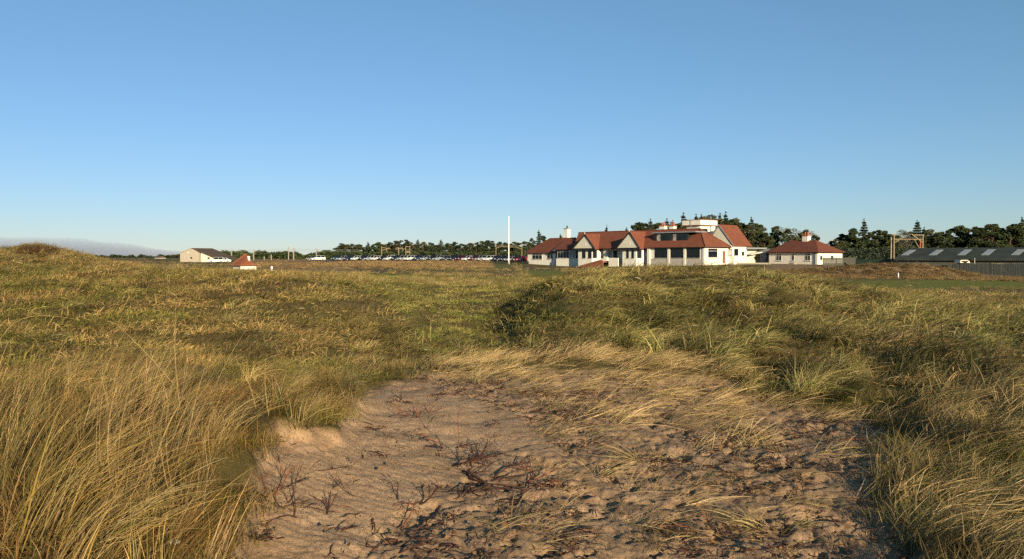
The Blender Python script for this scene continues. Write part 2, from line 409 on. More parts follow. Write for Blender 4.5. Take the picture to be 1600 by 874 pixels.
def clump_parts(n, rad, L, th0, curl, wid, pal, az_sd, segs=6, root_z=-.03, ell=1.0):
    a = rng.uniform(0, 2*math.pi, n); rr = rad*np.sqrt(rng.uniform(0, 1, n))
    roots = np.c_[np.cos(a)*rr, np.sin(a)*rr*ell, np.full(n, root_z)]
    az = rng.normal(0, az_sd, n)
    return blades(roots, az, rng.uniform(L[0], L[1], n)*rng.uniform(.7, 1.1, n), rng.uniform(th0[0], th0[1], n), rng.uniform(curl[0], curl[1], n), rng.uniform(wid[0], wid[1], n), palette(n, pal), segs)

def blade_mat(name='grass blade', inst=True, trans=.3):
    m = bpy.data.materials.new(name); m.use_nodes = True; nt = m.node_tree; nt.nodes.clear()
    out = N(nt, 'ShaderNodeOutputMaterial')
    bc = N(nt, 'ShaderNodeAttribute', attribute_name='bc'); c = bc.outputs['Color']
    if inst:
        ti = N(nt, 'ShaderNodeAttribute', attribute_name='tint', attribute_type='INSTANCER')
        c = mix(nt, 1.0, c, ti.outputs['Color'], 'MULTIPLY')
    d = N(nt, 'ShaderNodeBsdfDiffuse', Roughness=.6); t = N(nt, 'ShaderNodeBsdfTranslucent'); link(nt, c, d.inputs[0]); link(nt, c, t.inputs[0])
    mx = N(nt, 'ShaderNodeMixShader'); mx.inputs[0].default_value = trans; link(nt, d.outputs[0], mx.inputs[1]); link(nt, t.outputs[0], mx.inputs[2])
    g = N(nt, 'ShaderNodeBsdfGlossy', Roughness=.45); g.inputs[0].default_value = (.9,.85,.7,1)
    m2 = N(nt, 'ShaderNodeMixShader'); m2.inputs[0].default_value = .035; link(nt, mx.outputs[0], m2.inputs[1]); link(nt, g.outputs[0], m2.inputs[2])
    link(nt, m2.outputs[0], out.inputs[0]); return m
GM = blade_mat(); GS = blade_mat('grass stalk', False)

def proto_collection(name, meshes):
    c = bpy.data.collections.new(name)          # not linked to the scene: only the source of the blades
    for i, me in enumerate(meshes):
        c.objects.link(bpy.data.objects.new('%s_%02d' % (name, i), me))
    return c
def scatter(name, pts, rot, scl, idx, tint, coll, label, cat, group=None):
    n = len(pts); me = bpy.data.meshes.new(name); me.vertices.add(n); me.vertices.foreach_set('co', pts.astype(np.float32).ravel())
    a = me.attributes.new('rot', 'FLOAT_VECTOR', 'POINT'); a.data.foreach_set('vector', rot.astype(np.float32).ravel())
    a = me.attributes.new('scl', 'FLOAT_VECTOR', 'POINT'); a.data.foreach_set('vector', scl.astype(np.float32).ravel())
    a = me.attributes.new('idx', 'INT', 'POINT'); a.data.foreach_set('value', idx.astype(np.int32))
    a = me.attributes.new('tint', 'FLOAT_COLOR', 'POINT'); a.data.foreach_set('color', np.c_[tint, np.ones(n)].astype(np.float32).ravel())
    o = bpy.data.objects.new(name, me); col.objects.link(o)
    ng = bpy.data.node_groups.new(name, 'GeometryNodeTree')
    ng.interface.new_socket('Geometry', in_out='INPUT', socket_type='NodeSocketGeometry'); ng.interface.new_socket('Geometry', in_out='OUTPUT', socket_type='NodeSocketGeometry')
    gi = ng.nodes.new('NodeGroupInput'); go = ng.nodes.new('NodeGroupOutput'); iop = ng.nodes.new('GeometryNodeInstanceOnPoints')
    ci = ng.nodes.new('GeometryNodeCollectionInfo'); ci.inputs['Collection'].default_value = coll; ci.inputs['Separate Children'].default_value = True; ci.inputs['Reset Children'].default_value = True
    def na(nm, t):
        k = ng.nodes.new('GeometryNodeInputNamedAttribute'); k.data_type = t; k.inputs['Name'].default_value = nm; return k.outputs['Attribute']
    L_ = ng.links.new
    L_(gi.outputs[0], iop.inputs['Points']); L_(ci.outputs[0], iop.inputs['Instance']); iop.inputs['Pick Instance'].default_value = True
    L_(na('idx', 'INT'), iop.inputs['Instance Index']); L_(na('scl', 'FLOAT_VECTOR'), iop.inputs['Scale'])
    e2r = ng.nodes.new('FunctionNodeEulerToRotation'); L_(na('rot', 'FLOAT_VECTOR'), e2r.inputs[0]); L_(e2r.outputs[0], iop.inputs['Rotation'])
    L_(iop.outputs[0], go.inputs[0])
    md = o.modifiers.new('scatter', 'NODES'); md.node_group = ng
    tag(o, label, cat, group, 'stuff'); return o

def field(dens, r0, r1, amax=39.0):
    """random points in the view sector with density dens(r) per m2"""
    rs = np.linspace(r0, r1, 400); pdf = rs*dens(rs); cdf = np.r_[0, np.cumsum((pdf[1:]+pdf[:-1])/2*np.diff(rs))]
    n = int(cdf[-1]*2*R(amax)); u = rng.uniform(0, cdf[-1], n); r = np.interp(u, cdf, rs); a = rng.uniform(-R(amax), R(amax), n)
    x = np.sin(a)*r; y = np.cos(a)*r
    b = base_height(x, y); zn = zones(x, y, b); z = b+detail(x, y, zn)+bump_add(x, y)
    return x, y, z, zn
def sub(k, *arrs): return [a[k] for a in arrs]

# --- prototype clumps (all lean to +x, the lee side)
TURF = proto_collection('turf', [bmesh_of('turf', [
        clump_parts(120, .26, (.07,.20), (.1,.9), (.3,1.3), (.0035,.006), {'olive':5,'green':3,'brown':3,'straw':2,'dgreen':2,'dark':.7}, 1.2, 4),
        clump_parts(12, .2, (.16,.32), (.2,.8), (.3,1.2), (.003,.005), {'straw':4,'pale':2,'olive':2}, .7, 5)], GM) for _ in range(7)] + [bmesh_of('turf', [
        clump_parts(60, .34, (.06,.17), (.3,1.3), (.3,1.3), (.009,.017), {'olive':5,'green':3,'brown':3,'straw':2,'dgreen':2,'dark':1}, 1.2, 3),
        clump_parts(7, .26, (.12,.24), (.4,1.2), (.3,1.2), (.008,.013), {'straw':4,'pale':2,'olive':2}, .7, 4)], GM) for _ in range(6)])
MPAL = ({'straw':4,'pale':1,'olive':3,'green':2}, {'green':5,'olive':3,'straw':2}, {'straw':5,'gold':2,'pale':2,'olive':1}, {'olive':4,'grey':3,'straw':2}, {'straw':3,'green':3,'grey':2}, {'brown':2,'olive':4,'straw':3})
MARR = proto_collection('marram', [bmesh_of('marram', [
        clump_parts(70, .15, (.35,.75), (.15,.8), (.6,1.6), (.005,.009), pal, .5, 7),
        clump_parts(50, .2, (.12,.35), (.2,1.1), (.3,1.2), (.004,.006), {'brown':3,'dgreen':3,'olive':3,'dark':1}, 1.0, 4)], GM)
        for pal in MPAL] + [bmesh_of('marram', [
        clump_parts(34, .17, (.35,.75), (.15,.9), (.6,1.7), (.012,.020), pal, .55, 5),
        clump_parts(20, .22, (.12,.35), (.2,1.1), (.3,1.2), (.012,.022), {'brown':3,'dgreen':3,'olive':3,'dark':2}, 1.0, 3)], GM)
        for pal in MPAL])
TALL = proto_collection('tall', [bmesh_of('tall', [
        clump_parts(38, .13, (.55,1.0), (.0,.5), (.3,1.1), (.005,.0085), pal, .45, 9),
        clump_parts(46, .2, (.12,.42), (.1,1.2), (.2,1.2), (.004,.008), {'brown':4,'dark':2.5,'straw':2,'olive':1.5,'green':1.5}, 1.6, 5)], GM)
        for pal in ({'straw':6,'pale':2,'brown':3}, {'straw':4,'gold':2,'olive':3,'brown':2}, {'straw':5,'brown':4,'rust':.6}, {'straw':4,'pale':2,'grey':2,'green':1}, {'brown':4,'straw':4,'pale':1})])
FLAT = proto_collection('flattened', [bmesh_of('flattened', [
        clump_parts(34, .2, (.25,.6), (.7,1.4), (.2,.75), (.005,.009), {'pale':5,'straw':5,'olive':1,'brown':1}, .35, 6, .015)], GM) for _ in range(5)])
WISP = proto_collection('wisp', [bmesh_of('wisp', [
        clump_parts(k, .12, (.15,.5), (.7,1.45), (.3,1.0), (.004,.007), {'straw':5,'pale':4,'brown':2,'green':1}, .7, 6, .0)], GM) for k in (5,8,12,7,15)])
COARSE = proto_collection('coarse', [bmesh_of('coarse', [
        clump_parts(80, .5, (.35,.75), (.1,.7), (.5,1.4), (.014,.028), pal, .6, 4, -.08)], GM)
        for pal in ({'straw':4,'olive':4,'brown':2}, {'olive':4,'green':3,'straw':2}, {'straw':4,'pale':2,'brown':2}, {'brown':5,'rust':1.5,'straw':2})])
BRAM = proto_collection('heath', [bmesh_of('heath', [
        clump_parts(150, .55, (.3,.9), (.0,1.1), (.1,1.0), (.02,.05), pal, 3.0, 3, -.1)], GM)
        for pal in ({'brown':5,'rust':2,'dark':3,'straw':1.5}, {'brown':4,'dark':3,'olive':2,'straw':2}, {'straw':4,'brown':3,'rust':1}, )])

def eul(n, az, sd, tilt=.12): return np.c_[rng.normal(0, tilt, n), rng.normal(0, tilt, n), az + rng.normal(0, sd, n)]
def patch(x, y, s, seed): return fbm(x*s, y*s, 3, seed)

# --- left tall stand mask etc (photo pixels of the ground -> real ground patches)
VALLEY = [(560,425),(640,418),(800,425),(850,432),(800,455),(775,470),(790,500),(830,530),(760,540),(690,545),(640,520),(600,480)]
TALLZ = [(-400,1200),(-400,640),(-200,575),(0,560),(120,560),(260,600),(335,640),(360,700),(372,800),(385,880),(420,1200)]
TUFTZ = [(400,640),(420,605),(510,600),(548,620),(535,660),(505,690),(440,690),(410,680)]
RNEAR = [(1395,700),(1420,650),(1500,600),(1900,560),(1900,1200),(1470,1200),(1430,860),(1390,790)]
BARE = [(330,612),(400,596),(400,622),(350,640)]
MOUND = [(800,470),(880,425),(1000,412),(1200,410),(1300,440),(1500,480),(1900,490),(1900,600),(1500,600),(1300,640),(1150,590),(950,552),(830,530),(790,500)]

# 1. short turf everywhere but the sand
x, y, z, g = field(lambda r: 26*np.minimum(1, 9/r)**1.15, 3.3, 62)
keep = (g['sand'] < rng.uniform(.15, .6, len(x))) & (rng.uniform(0, 1, len(x)) > g['straw']*.9)
keep &= ~((poly_sd(g['px'], g['py'], BARE) > 0) & (g['r'] < 10))
x, y, z, rr, px, py = sub(keep, x, y, z, g['r'], g['px'], g['py'])
n = len(x); v = patch(x, y, .55, 101); v2 = patch(x, y, 2.2, 103)
c_lo = np.array([.66,.80,.55]); c_hi = np.array([1.02,.97,.95])
tint = c_lo+(c_hi-c_lo)*smooth(.3, .7, v)[:,None]; tint *= (.45+1.1*smooth(.25,.75,v2))[:,None]*rng.uniform(.75,1.25,(n,1))
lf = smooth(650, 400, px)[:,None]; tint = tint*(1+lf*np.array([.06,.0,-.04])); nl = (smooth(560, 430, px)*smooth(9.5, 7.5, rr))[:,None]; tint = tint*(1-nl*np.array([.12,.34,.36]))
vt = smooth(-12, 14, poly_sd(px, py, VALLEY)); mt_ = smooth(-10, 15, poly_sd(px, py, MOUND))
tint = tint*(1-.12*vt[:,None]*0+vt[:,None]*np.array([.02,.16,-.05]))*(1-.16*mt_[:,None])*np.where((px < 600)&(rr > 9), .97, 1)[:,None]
S = (.75+.5*v2)*np.maximum(1, rr/10)**.42*(1-.3*vt)
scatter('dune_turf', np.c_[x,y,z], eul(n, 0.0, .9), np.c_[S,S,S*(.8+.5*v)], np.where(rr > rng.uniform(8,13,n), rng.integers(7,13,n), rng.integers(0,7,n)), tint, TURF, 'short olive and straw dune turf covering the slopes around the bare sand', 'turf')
print('turf', n)
# 2. marram tufts: thick on the right hand mound, scattered on the left dune
x, y, z, g = field(lambda r: 12*np.minimum(1, 9/r)**1.05, 3.3, 60)
px, py, rr = g['px'], g['py'], g['r']
m_mound = smooth(-10, 15, poly_sd(px, py, MOUND)); m_near = smooth(-15, 20, poly_sd(px, py, RNEAR))*(rr < 12)
v = patch(x, y, .6, 111); clus = smooth(.42, .62, patch(x, y, 1.3, 113))
ledge = smooth(12, -25, py-(418+np.clip(px,0,500)*.01))*(px < 560)*(rr > 18)      # crest of the left dune
prob = np.clip(.10+.16*clus+m_mound*(.35+.5*clus)+m_near*.95+ledge*.6+.25*smooth(.5,.65,v), 0, 1)
prob *= (g['sand'] < .35)*(1-.75*g['straw'])
vl = smooth(-10, 14, poly_sd(px, py, VALLEY)); prob *= (1-.9*vl)
prob = np.where((m_mound > .5) & (clus < .3), prob*.3, prob)
keep = (rng.uniform(0,1,len(x)) < prob) & ~((np.abs(px-62) < 27) & (py < 402) & (y < 47.5) & (rr > 35))
x, y, z, rr, px, py, mm, mn, v, cl = sub(keep, x, y, z, rr, px, py, m_mound, m_near, v, clus); n = len(x)
S = (.62+.5*rng.uniform(0,1,n)**1.5+.08*mm)*np.maximum(1, rr/11)**.35
S = np.where(px < 640, S*.75, S)
dark = smooth(.35, .6, patch(x, y, .9, 115))[:,None]
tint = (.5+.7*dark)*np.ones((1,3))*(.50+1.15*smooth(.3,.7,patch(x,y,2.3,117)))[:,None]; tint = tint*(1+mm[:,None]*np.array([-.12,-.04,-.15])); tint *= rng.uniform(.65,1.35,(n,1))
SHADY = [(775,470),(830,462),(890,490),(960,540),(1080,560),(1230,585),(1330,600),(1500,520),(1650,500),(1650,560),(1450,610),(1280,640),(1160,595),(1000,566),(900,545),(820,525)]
dk = smooth(-22, 22, poly_sd(px, py, SHADY)+wob(x, y, 1.1, 119)*22)          # greener growth round the mound's foot, with the mound's shade darkened into the tint
LEFT_SHADE = [(785,460),(845,438),(875,470),(905,535),(850,530),(800,510)]
lf_ = smooth(-10, 12, poly_sd(px, py, LEFT_SHADE)+wob(x, y, 1.1, 120)*8); tint *= (1-.38*lf_[:,None]*np.array([1.1,.85,1.0]))  # shade of the mound's left flank painted into the blade tint
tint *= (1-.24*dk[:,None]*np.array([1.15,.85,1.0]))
idx = np.where(rng.uniform(0,1,n) < .45+.3*mn-.35*dk, rng.choice([0,2,4], n), rng.choice([1,3,5,0], n))
idx = np.where(rr > rng.uniform(9,14,n), idx+6, idx)
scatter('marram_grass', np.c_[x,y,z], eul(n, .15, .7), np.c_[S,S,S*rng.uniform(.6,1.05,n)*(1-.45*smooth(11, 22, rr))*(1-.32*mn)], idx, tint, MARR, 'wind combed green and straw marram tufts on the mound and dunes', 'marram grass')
print('marram', n)
# 3. tall dead stand at lower left
x, y, z, g = field(lambda r: 11+0*r, 2.6, 10.5, 42)
px, py, rr = g['px'], g['py'], g['r']
m = smooth(-35, 25, poly_sd(px, py, TALLZ)+wob(x, y, 1.5, 121)*25)
mt = smooth(-15, 15, poly_sd(px, py, TUFTZ))*(rr < 9.5)
keep = (rng.uniform(0,1,len(x)) < m*.9+.0*mt) & (g['sand'] < .5) & (rr > 2.9)
X1 = sub(keep, x, y, z, rr, px); n = len(X1[0])
S = rng.uniform(.45, .95, n)*(.7+.3*smooth(8.5, 6, X1[3]))*(1-.35*smooth(220,340,X1[4]))
scatter('tall_dead_grass', np.c_[X1[0],X1[1],X1[2]], eul(n, .1, .55+.6*smooth(200,320,X1[4]), .2), np.c_[S,S,S], np.where(X1[4] > rng.uniform(170,330,n), rng.choice([2,4,4], n), rng.choice([0,1,3,2], n)), rng.uniform(.5,1.75,(n,1))*np.array([[1,.92,.84]]), TALL, 'tall dead straw and brown grass standing at the lower left', 'tall grass')
print('tall', n)
keep = (rng.uniform(0,1,len(x)) < mt*.9)&(g['sand'] < .8)
X1 = sub(keep, x, y, z); n = len(X1[0]); S = rng.uniform(.5, .8, n)
scatter('green_marram_grass', np.c_[X1[0],X1[1],X1[2]], eul(n, .0, 1.2, .2), np.c_[S,S,S], rng.choice([1,4,3,0], n), rng.uniform(.7,1.1,(n,1))*np.array([[1,.86,.8]]), MARR, 'green marram tuft spilling over the sand bank left of the hollow', 'marram grass')
# 4. flattened bleached straw along the top of the sand and at its rim
x, y, z, g = field(lambda r: 26+0*r, 3.6, 14.5, 37)
px, py, rr = g['px'], g['py'], g['r']
stm = np.clip(g['straw']*1.1, 0, 1); rim = np.exp(-(((g['sand']-.5)/.4)**2))*(px > 760)*.6
prob = stm*.48+rim*.34+smooth(1380, 1480, px)*(py > 600)*.6+(g['sand'] > .5)*(px > 820)*(py < 700)*.28*(patch(x,y,1.2,131) > .50)
prob += (1-g['sand'])*(px > 640)*(py > 520)*.07
keep = rng.uniform(0,1,len(x)) < prob
x, y, z, rr = sub(keep, x, y, z, rr); n = len(x); S = rng.uniform(.6, 1.15, n)
scatter('flattened_straw', np.c_[x,y,z], eul(n, .1+.5*wob(x,y,.8,133), .5, .1), np.c_[S,S,S*.75], rng.integers(0,5,n), rng.uniform(.9,1.9,(n,1))*np.array([[1,.96,1.02]]), FLAT, 'pale bleached straw combed flat along the upper edge of the sand', 'straw')
print('flat', n)
# 5. thin wisps over the sand
x, y, z, g = field(lambda r: 15+0*r, 3.6, 11.5, 37)
px, py = g['px'], g['py']
prob = (g['sand'] > .3)*(.06+.85*smooth(700, 900, px))*(patch(x, y, 1.5, 141) > .33)
prob = np.where(g['smooth'] > .5, .06, prob)*(g['sand'] > .3)
keep = rng.uniform(0,1,len(x)) < prob
x, y, z = sub(keep, x, y, z); n = len(x); S = rng.uniform(.4, 1.1, n)
scatter('straw_wisps', np.c_[x,y,z], eul(n, .1, 1.0, .2), np.c_[S,S,S], rng.integers(0,5,n), rng.uniform(.6,1.1,(n,1))*np.array([[1,.93,.85]]), WISP, 'thin dry grass wisps scattered over the trampled sand', 'straw')
print('wisps', n)
# 6. coarse tussocks of the links beyond
x, y, z, g = field(lambda r: 2.0*np.minimum(1, 45/r)**1.5, 40, 360, 37)
px, py, rr = g['px'], g['py'], g['r']
wv = wob(x, y, .12, 3)*5
isgreen = ((px > 1270) & (py > 437) & (py < 452) & (rr > 60)) | ((px > 575)&(px < 650)&(py > 428)&(py < 437)) | ((px > 825)&(px < 880)&(py > 422)&(py < 435)) | ((px > 690)&(px < 800)&(py > 413)&(py < 421))
xs = 38.5+8; building = ((px > 815) & (px < 1180) & (rr > 152) & (py < 419.5)) | ((px > 1180) & (rr > 148)) | ((rr > 214) & (px > 508) & (px < 830))
streak = patch(x*.35, y, .12, 151)
keep = ~building & (rng.uniform(0,1,len(x)) < np.where(isgreen, .03, .35+.65*smooth(.35,.6,streak)))
x, y, z, rr, px, py, streak = sub(keep, x, y, z, rr, px, py, streak); n = len(x)
brown = ((px > 395)&(px < 770)&(py < 421)&(py > 404)) | ((px > 1190)&(rr > 100))
idx = np.where(brown, rng.choice([3,3,0], n), rng.choice([0,1,2,0], n)); S = rng.uniform(.35,.8,n)*np.where(streak > .5, 1.1, .7)
tint = rng.uniform(.7,1.15,(n,1))*np.where(brown[:,None], np.array([[1.0,.95,.95]]), np.ones((1,3)))*(.75+.5*streak)[:,None]
scatter('links_rough_grass', np.c_[x,y,z], eul(n, .2, 1.0, .15), np.c_[S,S,S], idx, tint, COARSE, 'straw and olive rough grass over the flat links between dunes and clubhouse', 'rough grass')
print('coarse', n)
# 7. brown bramble bank and heather
x, y, z, g = field(lambda r: 2.2+0*r, 104, 134, 37)
bmp = bump_add(x, y); px, py = g['px'], g['py']
keep = (bmp > .12) | ((px > 1195) & (g['r'] > 108) & (g['r'] < 127+8*0) & (rng.uniform(0,1,len(x)) < .55))
keep &= px > 1180
x, y, z, bmp, px = sub(keep, x, y, z, bmp, px); n = len(x)
idx = np.where(px > 1420, 2, rng.choice([0,0,1,2], n)); S = rng.uniform(.5,.95,n)*np.where(bmp > .12, 1, .8)
scatter('bramble_thicket', np.c_[x,y,z], eul(n, 0, 3, .2), np.c_[S,S,S*.85], idx, rng.uniform(.35,1.3,(n,1))*np.ones((1,3)), BRAM, 'brown winter bramble thicket over the low bank before the yard fence', 'brambles')
x, y, z, g = field(lambda r: 14+0*r, 40, 58, 38)
px, py = g['px'], g['py']
keep = (np.abs(px-62) < 24+6*wob(x,y,.6,7)) & (py < 401+5*wob(x,y,.9,8)) & (y < 47)
x, y, z = sub(keep, x, y, z); n = len(x); S = rng.uniform(.4,.7,n)
scatter('heather_patch', np.c_[x,y,z], eul(n, 0, 3, .2), np.c_[S,S,S*.8], np.zeros(n), rng.uniform(.25,.55,(n,1))*np.array([[1,.78,.8]]), BRAM, 'dark brown heather patch on the front of the far left dune top', 'heather')
x, y, z, g = field(lambda r: 1.2+0*r, 60, 225, 37)
px, py = g['px'], g['py']
keep = (px > 400)&(px < 770)&(py < 420)&(py > 404)&(patch(x*.5, y, .15, 161) > .52)
x, y, z = sub(keep, x, y, z); n = len(x); S = rng.uniform(.35,.8,n)
scatter('heath_scrub', np.c_[x,y,z], eul(n, 0, 3, .2), np.c_[S,S,S*.55], rng.choice([0,2,1,2], n), rng.uniform(1.0,1.8,(n,1))*np.array([[.95,.95,1.0]]), BRAM, 'reddish brown heath scrub in bands before the car park', 'scrub')
print('heath', n)
# ------------------------------------------------------------------ building materials
M = {}
M['harl'] = noisy('white harled wall', (.63,.59,.50), (.75,.705,.61), 1.2, .92, 6, .12, 60)
M['harl_warm'] = noisy('cream painted pediment', (.54,.50,.40), (.64,.60,.50), 1.5, .9, 5)
M['plinth'] = noisy('weathered plinth', (.34,.31,.27), (.46,.42,.37), 2, .92, 5)
M['black'] = noisy('black painted timber', (.012,.012,.013), (.03,.028,.026), 3, .6)
M['frame'] = noisy('white window frame', (.62,.62,.60), (.74,.74,.72), 4, .5)
M['dframe'] = noisy('dark window frame', (.02,.022,.024), (.045,.045,.045), 4, .5)
M['brick'] = noisy('red brick', (.17,.055,.035), (.26,.10,.06), 6, .9)
M['pot'] = noisy('terracotta pot', (.25,.07,.04), (.36,.13,.08), 6, .85)
M['pinkstone'] = noisy('pinkish stone coping', (.30,.17,.11), (.42,.26,.18), 5, .9)
M['lead'] = noisy('grey lead flashing', (.16,.17,.18), (.28,.29,.30), 3, .6)
M['bluegrey'] = noisy('blue grey boarding', (.10,.13,.17), (.15,.18,.23), 3, .7)
M['greenboard'] = noisy('dark green boarding', (.015,.035,.025), (.035,.06,.04), 3, .85)
M['greywood'] = noisy('grey weathered boards', (.045,.05,.04), (.11,.105,.085), 5, .9)
M['greyfence'] = noisy('silvered fence boards', (.10,.105,.085), (.20,.19,.15), 5, .9)
M['palewood'] = noisy('pale weathered wood', (.28,.21,.12), (.42,.32,.19), 4, .85)
M['brightgreen'] = noisy('bright green sheet', (.02,.22,.10), (.03,.30,.14), 3, .6)
M['tan'] = noisy('tan painted board', (.20,.165,.08), (.28,.235,.12), 3, .8)
M['concrete'] = noisy('pale concrete', (.22,.19,.15), (.31,.28,.23), 4, .9)
M['mast'] = noisy('buff steel mast', (.15,.115,.07), (.24,.18,.11), 4, .8)
M['mastgrey'] = noisy('grey steel mast', (.20,.18,.16), (.29,.26,.23), 4, .7)
M['whitepaint'] = noisy('white gloss paint', (.72,.72,.70), (.80,.80,.78), 4, .4)
M['brownroof'] = noisy('brown tiled roof', (.065,.048,.034), (.11,.08,.056), 2, .9)
M['roughcast'] = noisy('beige roughcast', (.33,.28,.22), (.41,.36,.29), 1.5, .92)
def glass(name, c, rough=.12):
    m, nt, b = new_mat(name, rough, c, .35)
    tc = N(nt, 'ShaderNodeTexCoord'); n = N(nt, 'ShaderNodeTexNoise', Scale=.9, Detail=2.0); link(nt, tc.outputs['Object'], n.inputs['Vector'])
    link(nt, ramp(nt, n.outputs['Fac'], [(.35, tuple(k*.5 for k in c)), (.7, tuple(k*1.7 for k in c))]), b.inputs['Base Color'])
    return m
M['glass'] = glass('dark window glass', (.008,.011,.017))
M['glass_curtain'] = glass('curtained window glass', (.28,.26,.23), .2)
def tiles(name, c1, c2, c3):
    m, nt, b = new_mat(name, .82, c1, .25)
    tc = N(nt, 'ShaderNodeTexCoord'); ob = tc.outputs['Object']
    n = N(nt, 'ShaderNodeTexNoise', Scale=.7, Detail=6.0, Roughness=.7); link(nt, ob, n.inputs['Vector'])
    n2 = N(nt, 'ShaderNodeTexNoise', Scale=7.0, Detail=3.0); link(nt, ob, n2.inputs['Vector'])
    c = ramp(nt, n.outputs['Fac'], [(.3, c1), (.5, c2), (.72, c3)]); c = mix(nt, .35, c, ramp(nt, n2.outputs['Fac'], [(.35, c1), (.65, c3)]))
    wv = N(nt, 'ShaderNodeTexWave', Scale=1.6, Distortion=.4, Detail=1.0); wv.bands_direction = 'Z'; link(nt, ob, wv.inputs['Vector'])
    c = mix(nt, .18, c, ramp(nt, wv.outputs['Fac'], [(.0, (.05,.02,.015)), (.3, (1,1,1))]), 'MULTIPLY')
    link(nt, c, b.inputs['Base Color'])
    bp = N(nt, 'ShaderNodeBump', Strength=.7, Distance=.05); link(nt, wv.outputs['Fac'], bp.inputs['Height']); link(nt, bp.outputs[0], b.inputs['Normal'])
    return m
M['tiles'] = tiles('red roof tiles', (.125,.041,.024), (.178,.058,.032), (.23,.082,.044))
M['tiles_dark'] = tiles('dull red roof tiles', (.10,.032,.019), (.14,.044,.025), (.18,.06,.033))
M['tiles_or'] = tiles('orange roof tiles', (.20,.062,.027), (.27,.088,.04), (.32,.115,.052))
def sheet_roof():
    m, nt, b = new_mat('dark profiled roof', .9, (.03,.04,.05), .12)
    tc = N(nt, 'ShaderNodeTexCoord'); n = N(nt, 'ShaderNodeTexNoise', Scale=.5, Detail=5.0); link(nt, tc.outputs['Object'], n.inputs['Vector'])
    link(nt, ramp(nt, n.outputs['Fac'], [(.3, (.028,.034,.031)), (.7, (.05,.057,.051))]), b.inputs['Base Color'])
    wv = N(nt, 'ShaderNodeTexWave', Scale=1.2); wv.bands_direction = 'X'; link(nt, tc.outputs['Object'], wv.inputs['Vector'])
    bp = N(nt, 'ShaderNodeBump', Strength=.5, Distance=.05); link(nt, wv.outputs['Fac'], bp.inputs['Height']); link(nt, bp.outputs[0], b.inputs['Normal']); return m
M['sheet'] = sheet_roof()
M['skylight'] = noisy('pale rooflight sheet', (.20,.22,.23), (.30,.32,.33), 2, .5)

class Frame:
    """a building's own axes: s along its front (towards the camera's right), t into its depth, z metres above its base"""
    def __init__(f, px, Y, adeg, py_base):
        u, v = ray(px, 410); f.o = Vector((u*Y, Y, 0)); f.a = R(adeg); f.c, f.s = math.cos(f.a), math.sin(f.a)
        f.zb = at(px, py_base, Y).z
    def w(f, s, t): return f.o.x+s*f.c+t*f.s, f.o.y-s*f.s+t*f.c
    def S(f, px, t):
        u, _ = ray(px, 405); return (u*(f.o.y+t*f.c)-f.o.x-t*f.s)/(f.c+u*f.s)
    def T(f, px, s):
        u, _ = ray(px, 405); X0 = f.o.x+s*f.c; Y0 = f.o.y-s*f.s; return (u*Y0-X0)/(f.s-u*f.c)
    def Z(f, py, s, t):
        x, y = f.w(s, t); return at(800, py, y).z - f.zb
    def root(f, name): return empty(name, (f.o.x, f.o.y, f.zb), -f.a)

def window(parent, s0, s1, z0, z1, t, face='front', fr='frame', gl='glass', mull=1, trans=True, name='window', depth=.12):
    """framed window set in a wall: frame bars, mullions, glazing behind them; face: front (-t) or side (+s)"""
    m = MB(); b = .07
    def bx(a0, a1, q0, q1, d0, d1):
        if face == 'front': m.box(a0, a1, t+d0, t+d1, q0, q1)
        else: m.box(t-d1, t-d0, a0, a1, q0, q1)
    bx(s0, s1, z0, z0+b, -.04, depth); bx(s0, s1, z1-b, z1, -.04, depth); bx(s0, s0+b, z0+b, z1-b, -.04, depth); bx(s1-b, s1, z0+b, z1-b, -.04, depth)
    for k in range(1, mull+1):
        c = s0+(s1-s0)*k/(mull+1); bx(c-b*.4, c+b*.4, z0+b, z1-b, -.03, depth)
    if trans:
        zz = z0+(z1-z0)*.72; bx(s0+b, s1-b, zz-b*.35, zz+b*.35, -.025, depth-.02)
    w = m.build(name, M[fr], parent)
    g = MB()
    if face == 'front': g.box(s0+b*.6, s1-b*.6, t-.024, t-.006, z0+b*.6, z1-b*.6)
    else: g.box(t+.006, t+.024, s0+b*.6, s1-b*.6, z0+b*.6, z1-b*.6)
    g.build('pane', M[gl], w)
    sl = MB()
    if face == 'front': sl.box(s0-.08, s1+.08, t-.12, t+.02, z0-.1, z0-.003)
    else: sl.box(t-.02, t+.12, s0-.08, s1+.08, z0-.1, z0-.003)
    sl.build('sill', M['plinth'], w)
    return w
def hip(mb, s0, s1, t0, t1, z0, z1, hl, hr, drop=.18, mi=0):
    """hipped roof; hl, hr: ridge inset at each end (0 = gable)"""
    tm = (t0+t1)/2
    v = [(s0,t0,z0),(s1,t0,z0),(s1,t1,z0),(s0,t1,z0),(s0+hl,tm,z1),(s1-hr,tm,z1)]
    v += [(a,b_,z0-drop) for a,b_ in ((s0,t0),(s1,t0),(s1,t1),(s0,t1))]
    f = [(0,1,5,4),(2,3,4,5),(1,2,5),(3,0,4),(6,7,1,0),(7,8,2,1),(8,9,3,2),(9,6,0,3),(9,8,7,6)]
    mb.add(v, f, mi)
def gable_t(mb, s0, s1, t0, t1, z0, z1, th=.16, sm=None):
    """two roof slabs whose ridge runs along t"""
    sm = (s0+s1)/2 if sm is None else sm
    for a in (s0, s1):
        mb.extr([(a,t0,z0),(sm,t0,z1),(sm,t0,z1-th),(a,t0,z0-th)], (0,t1-t0,0))

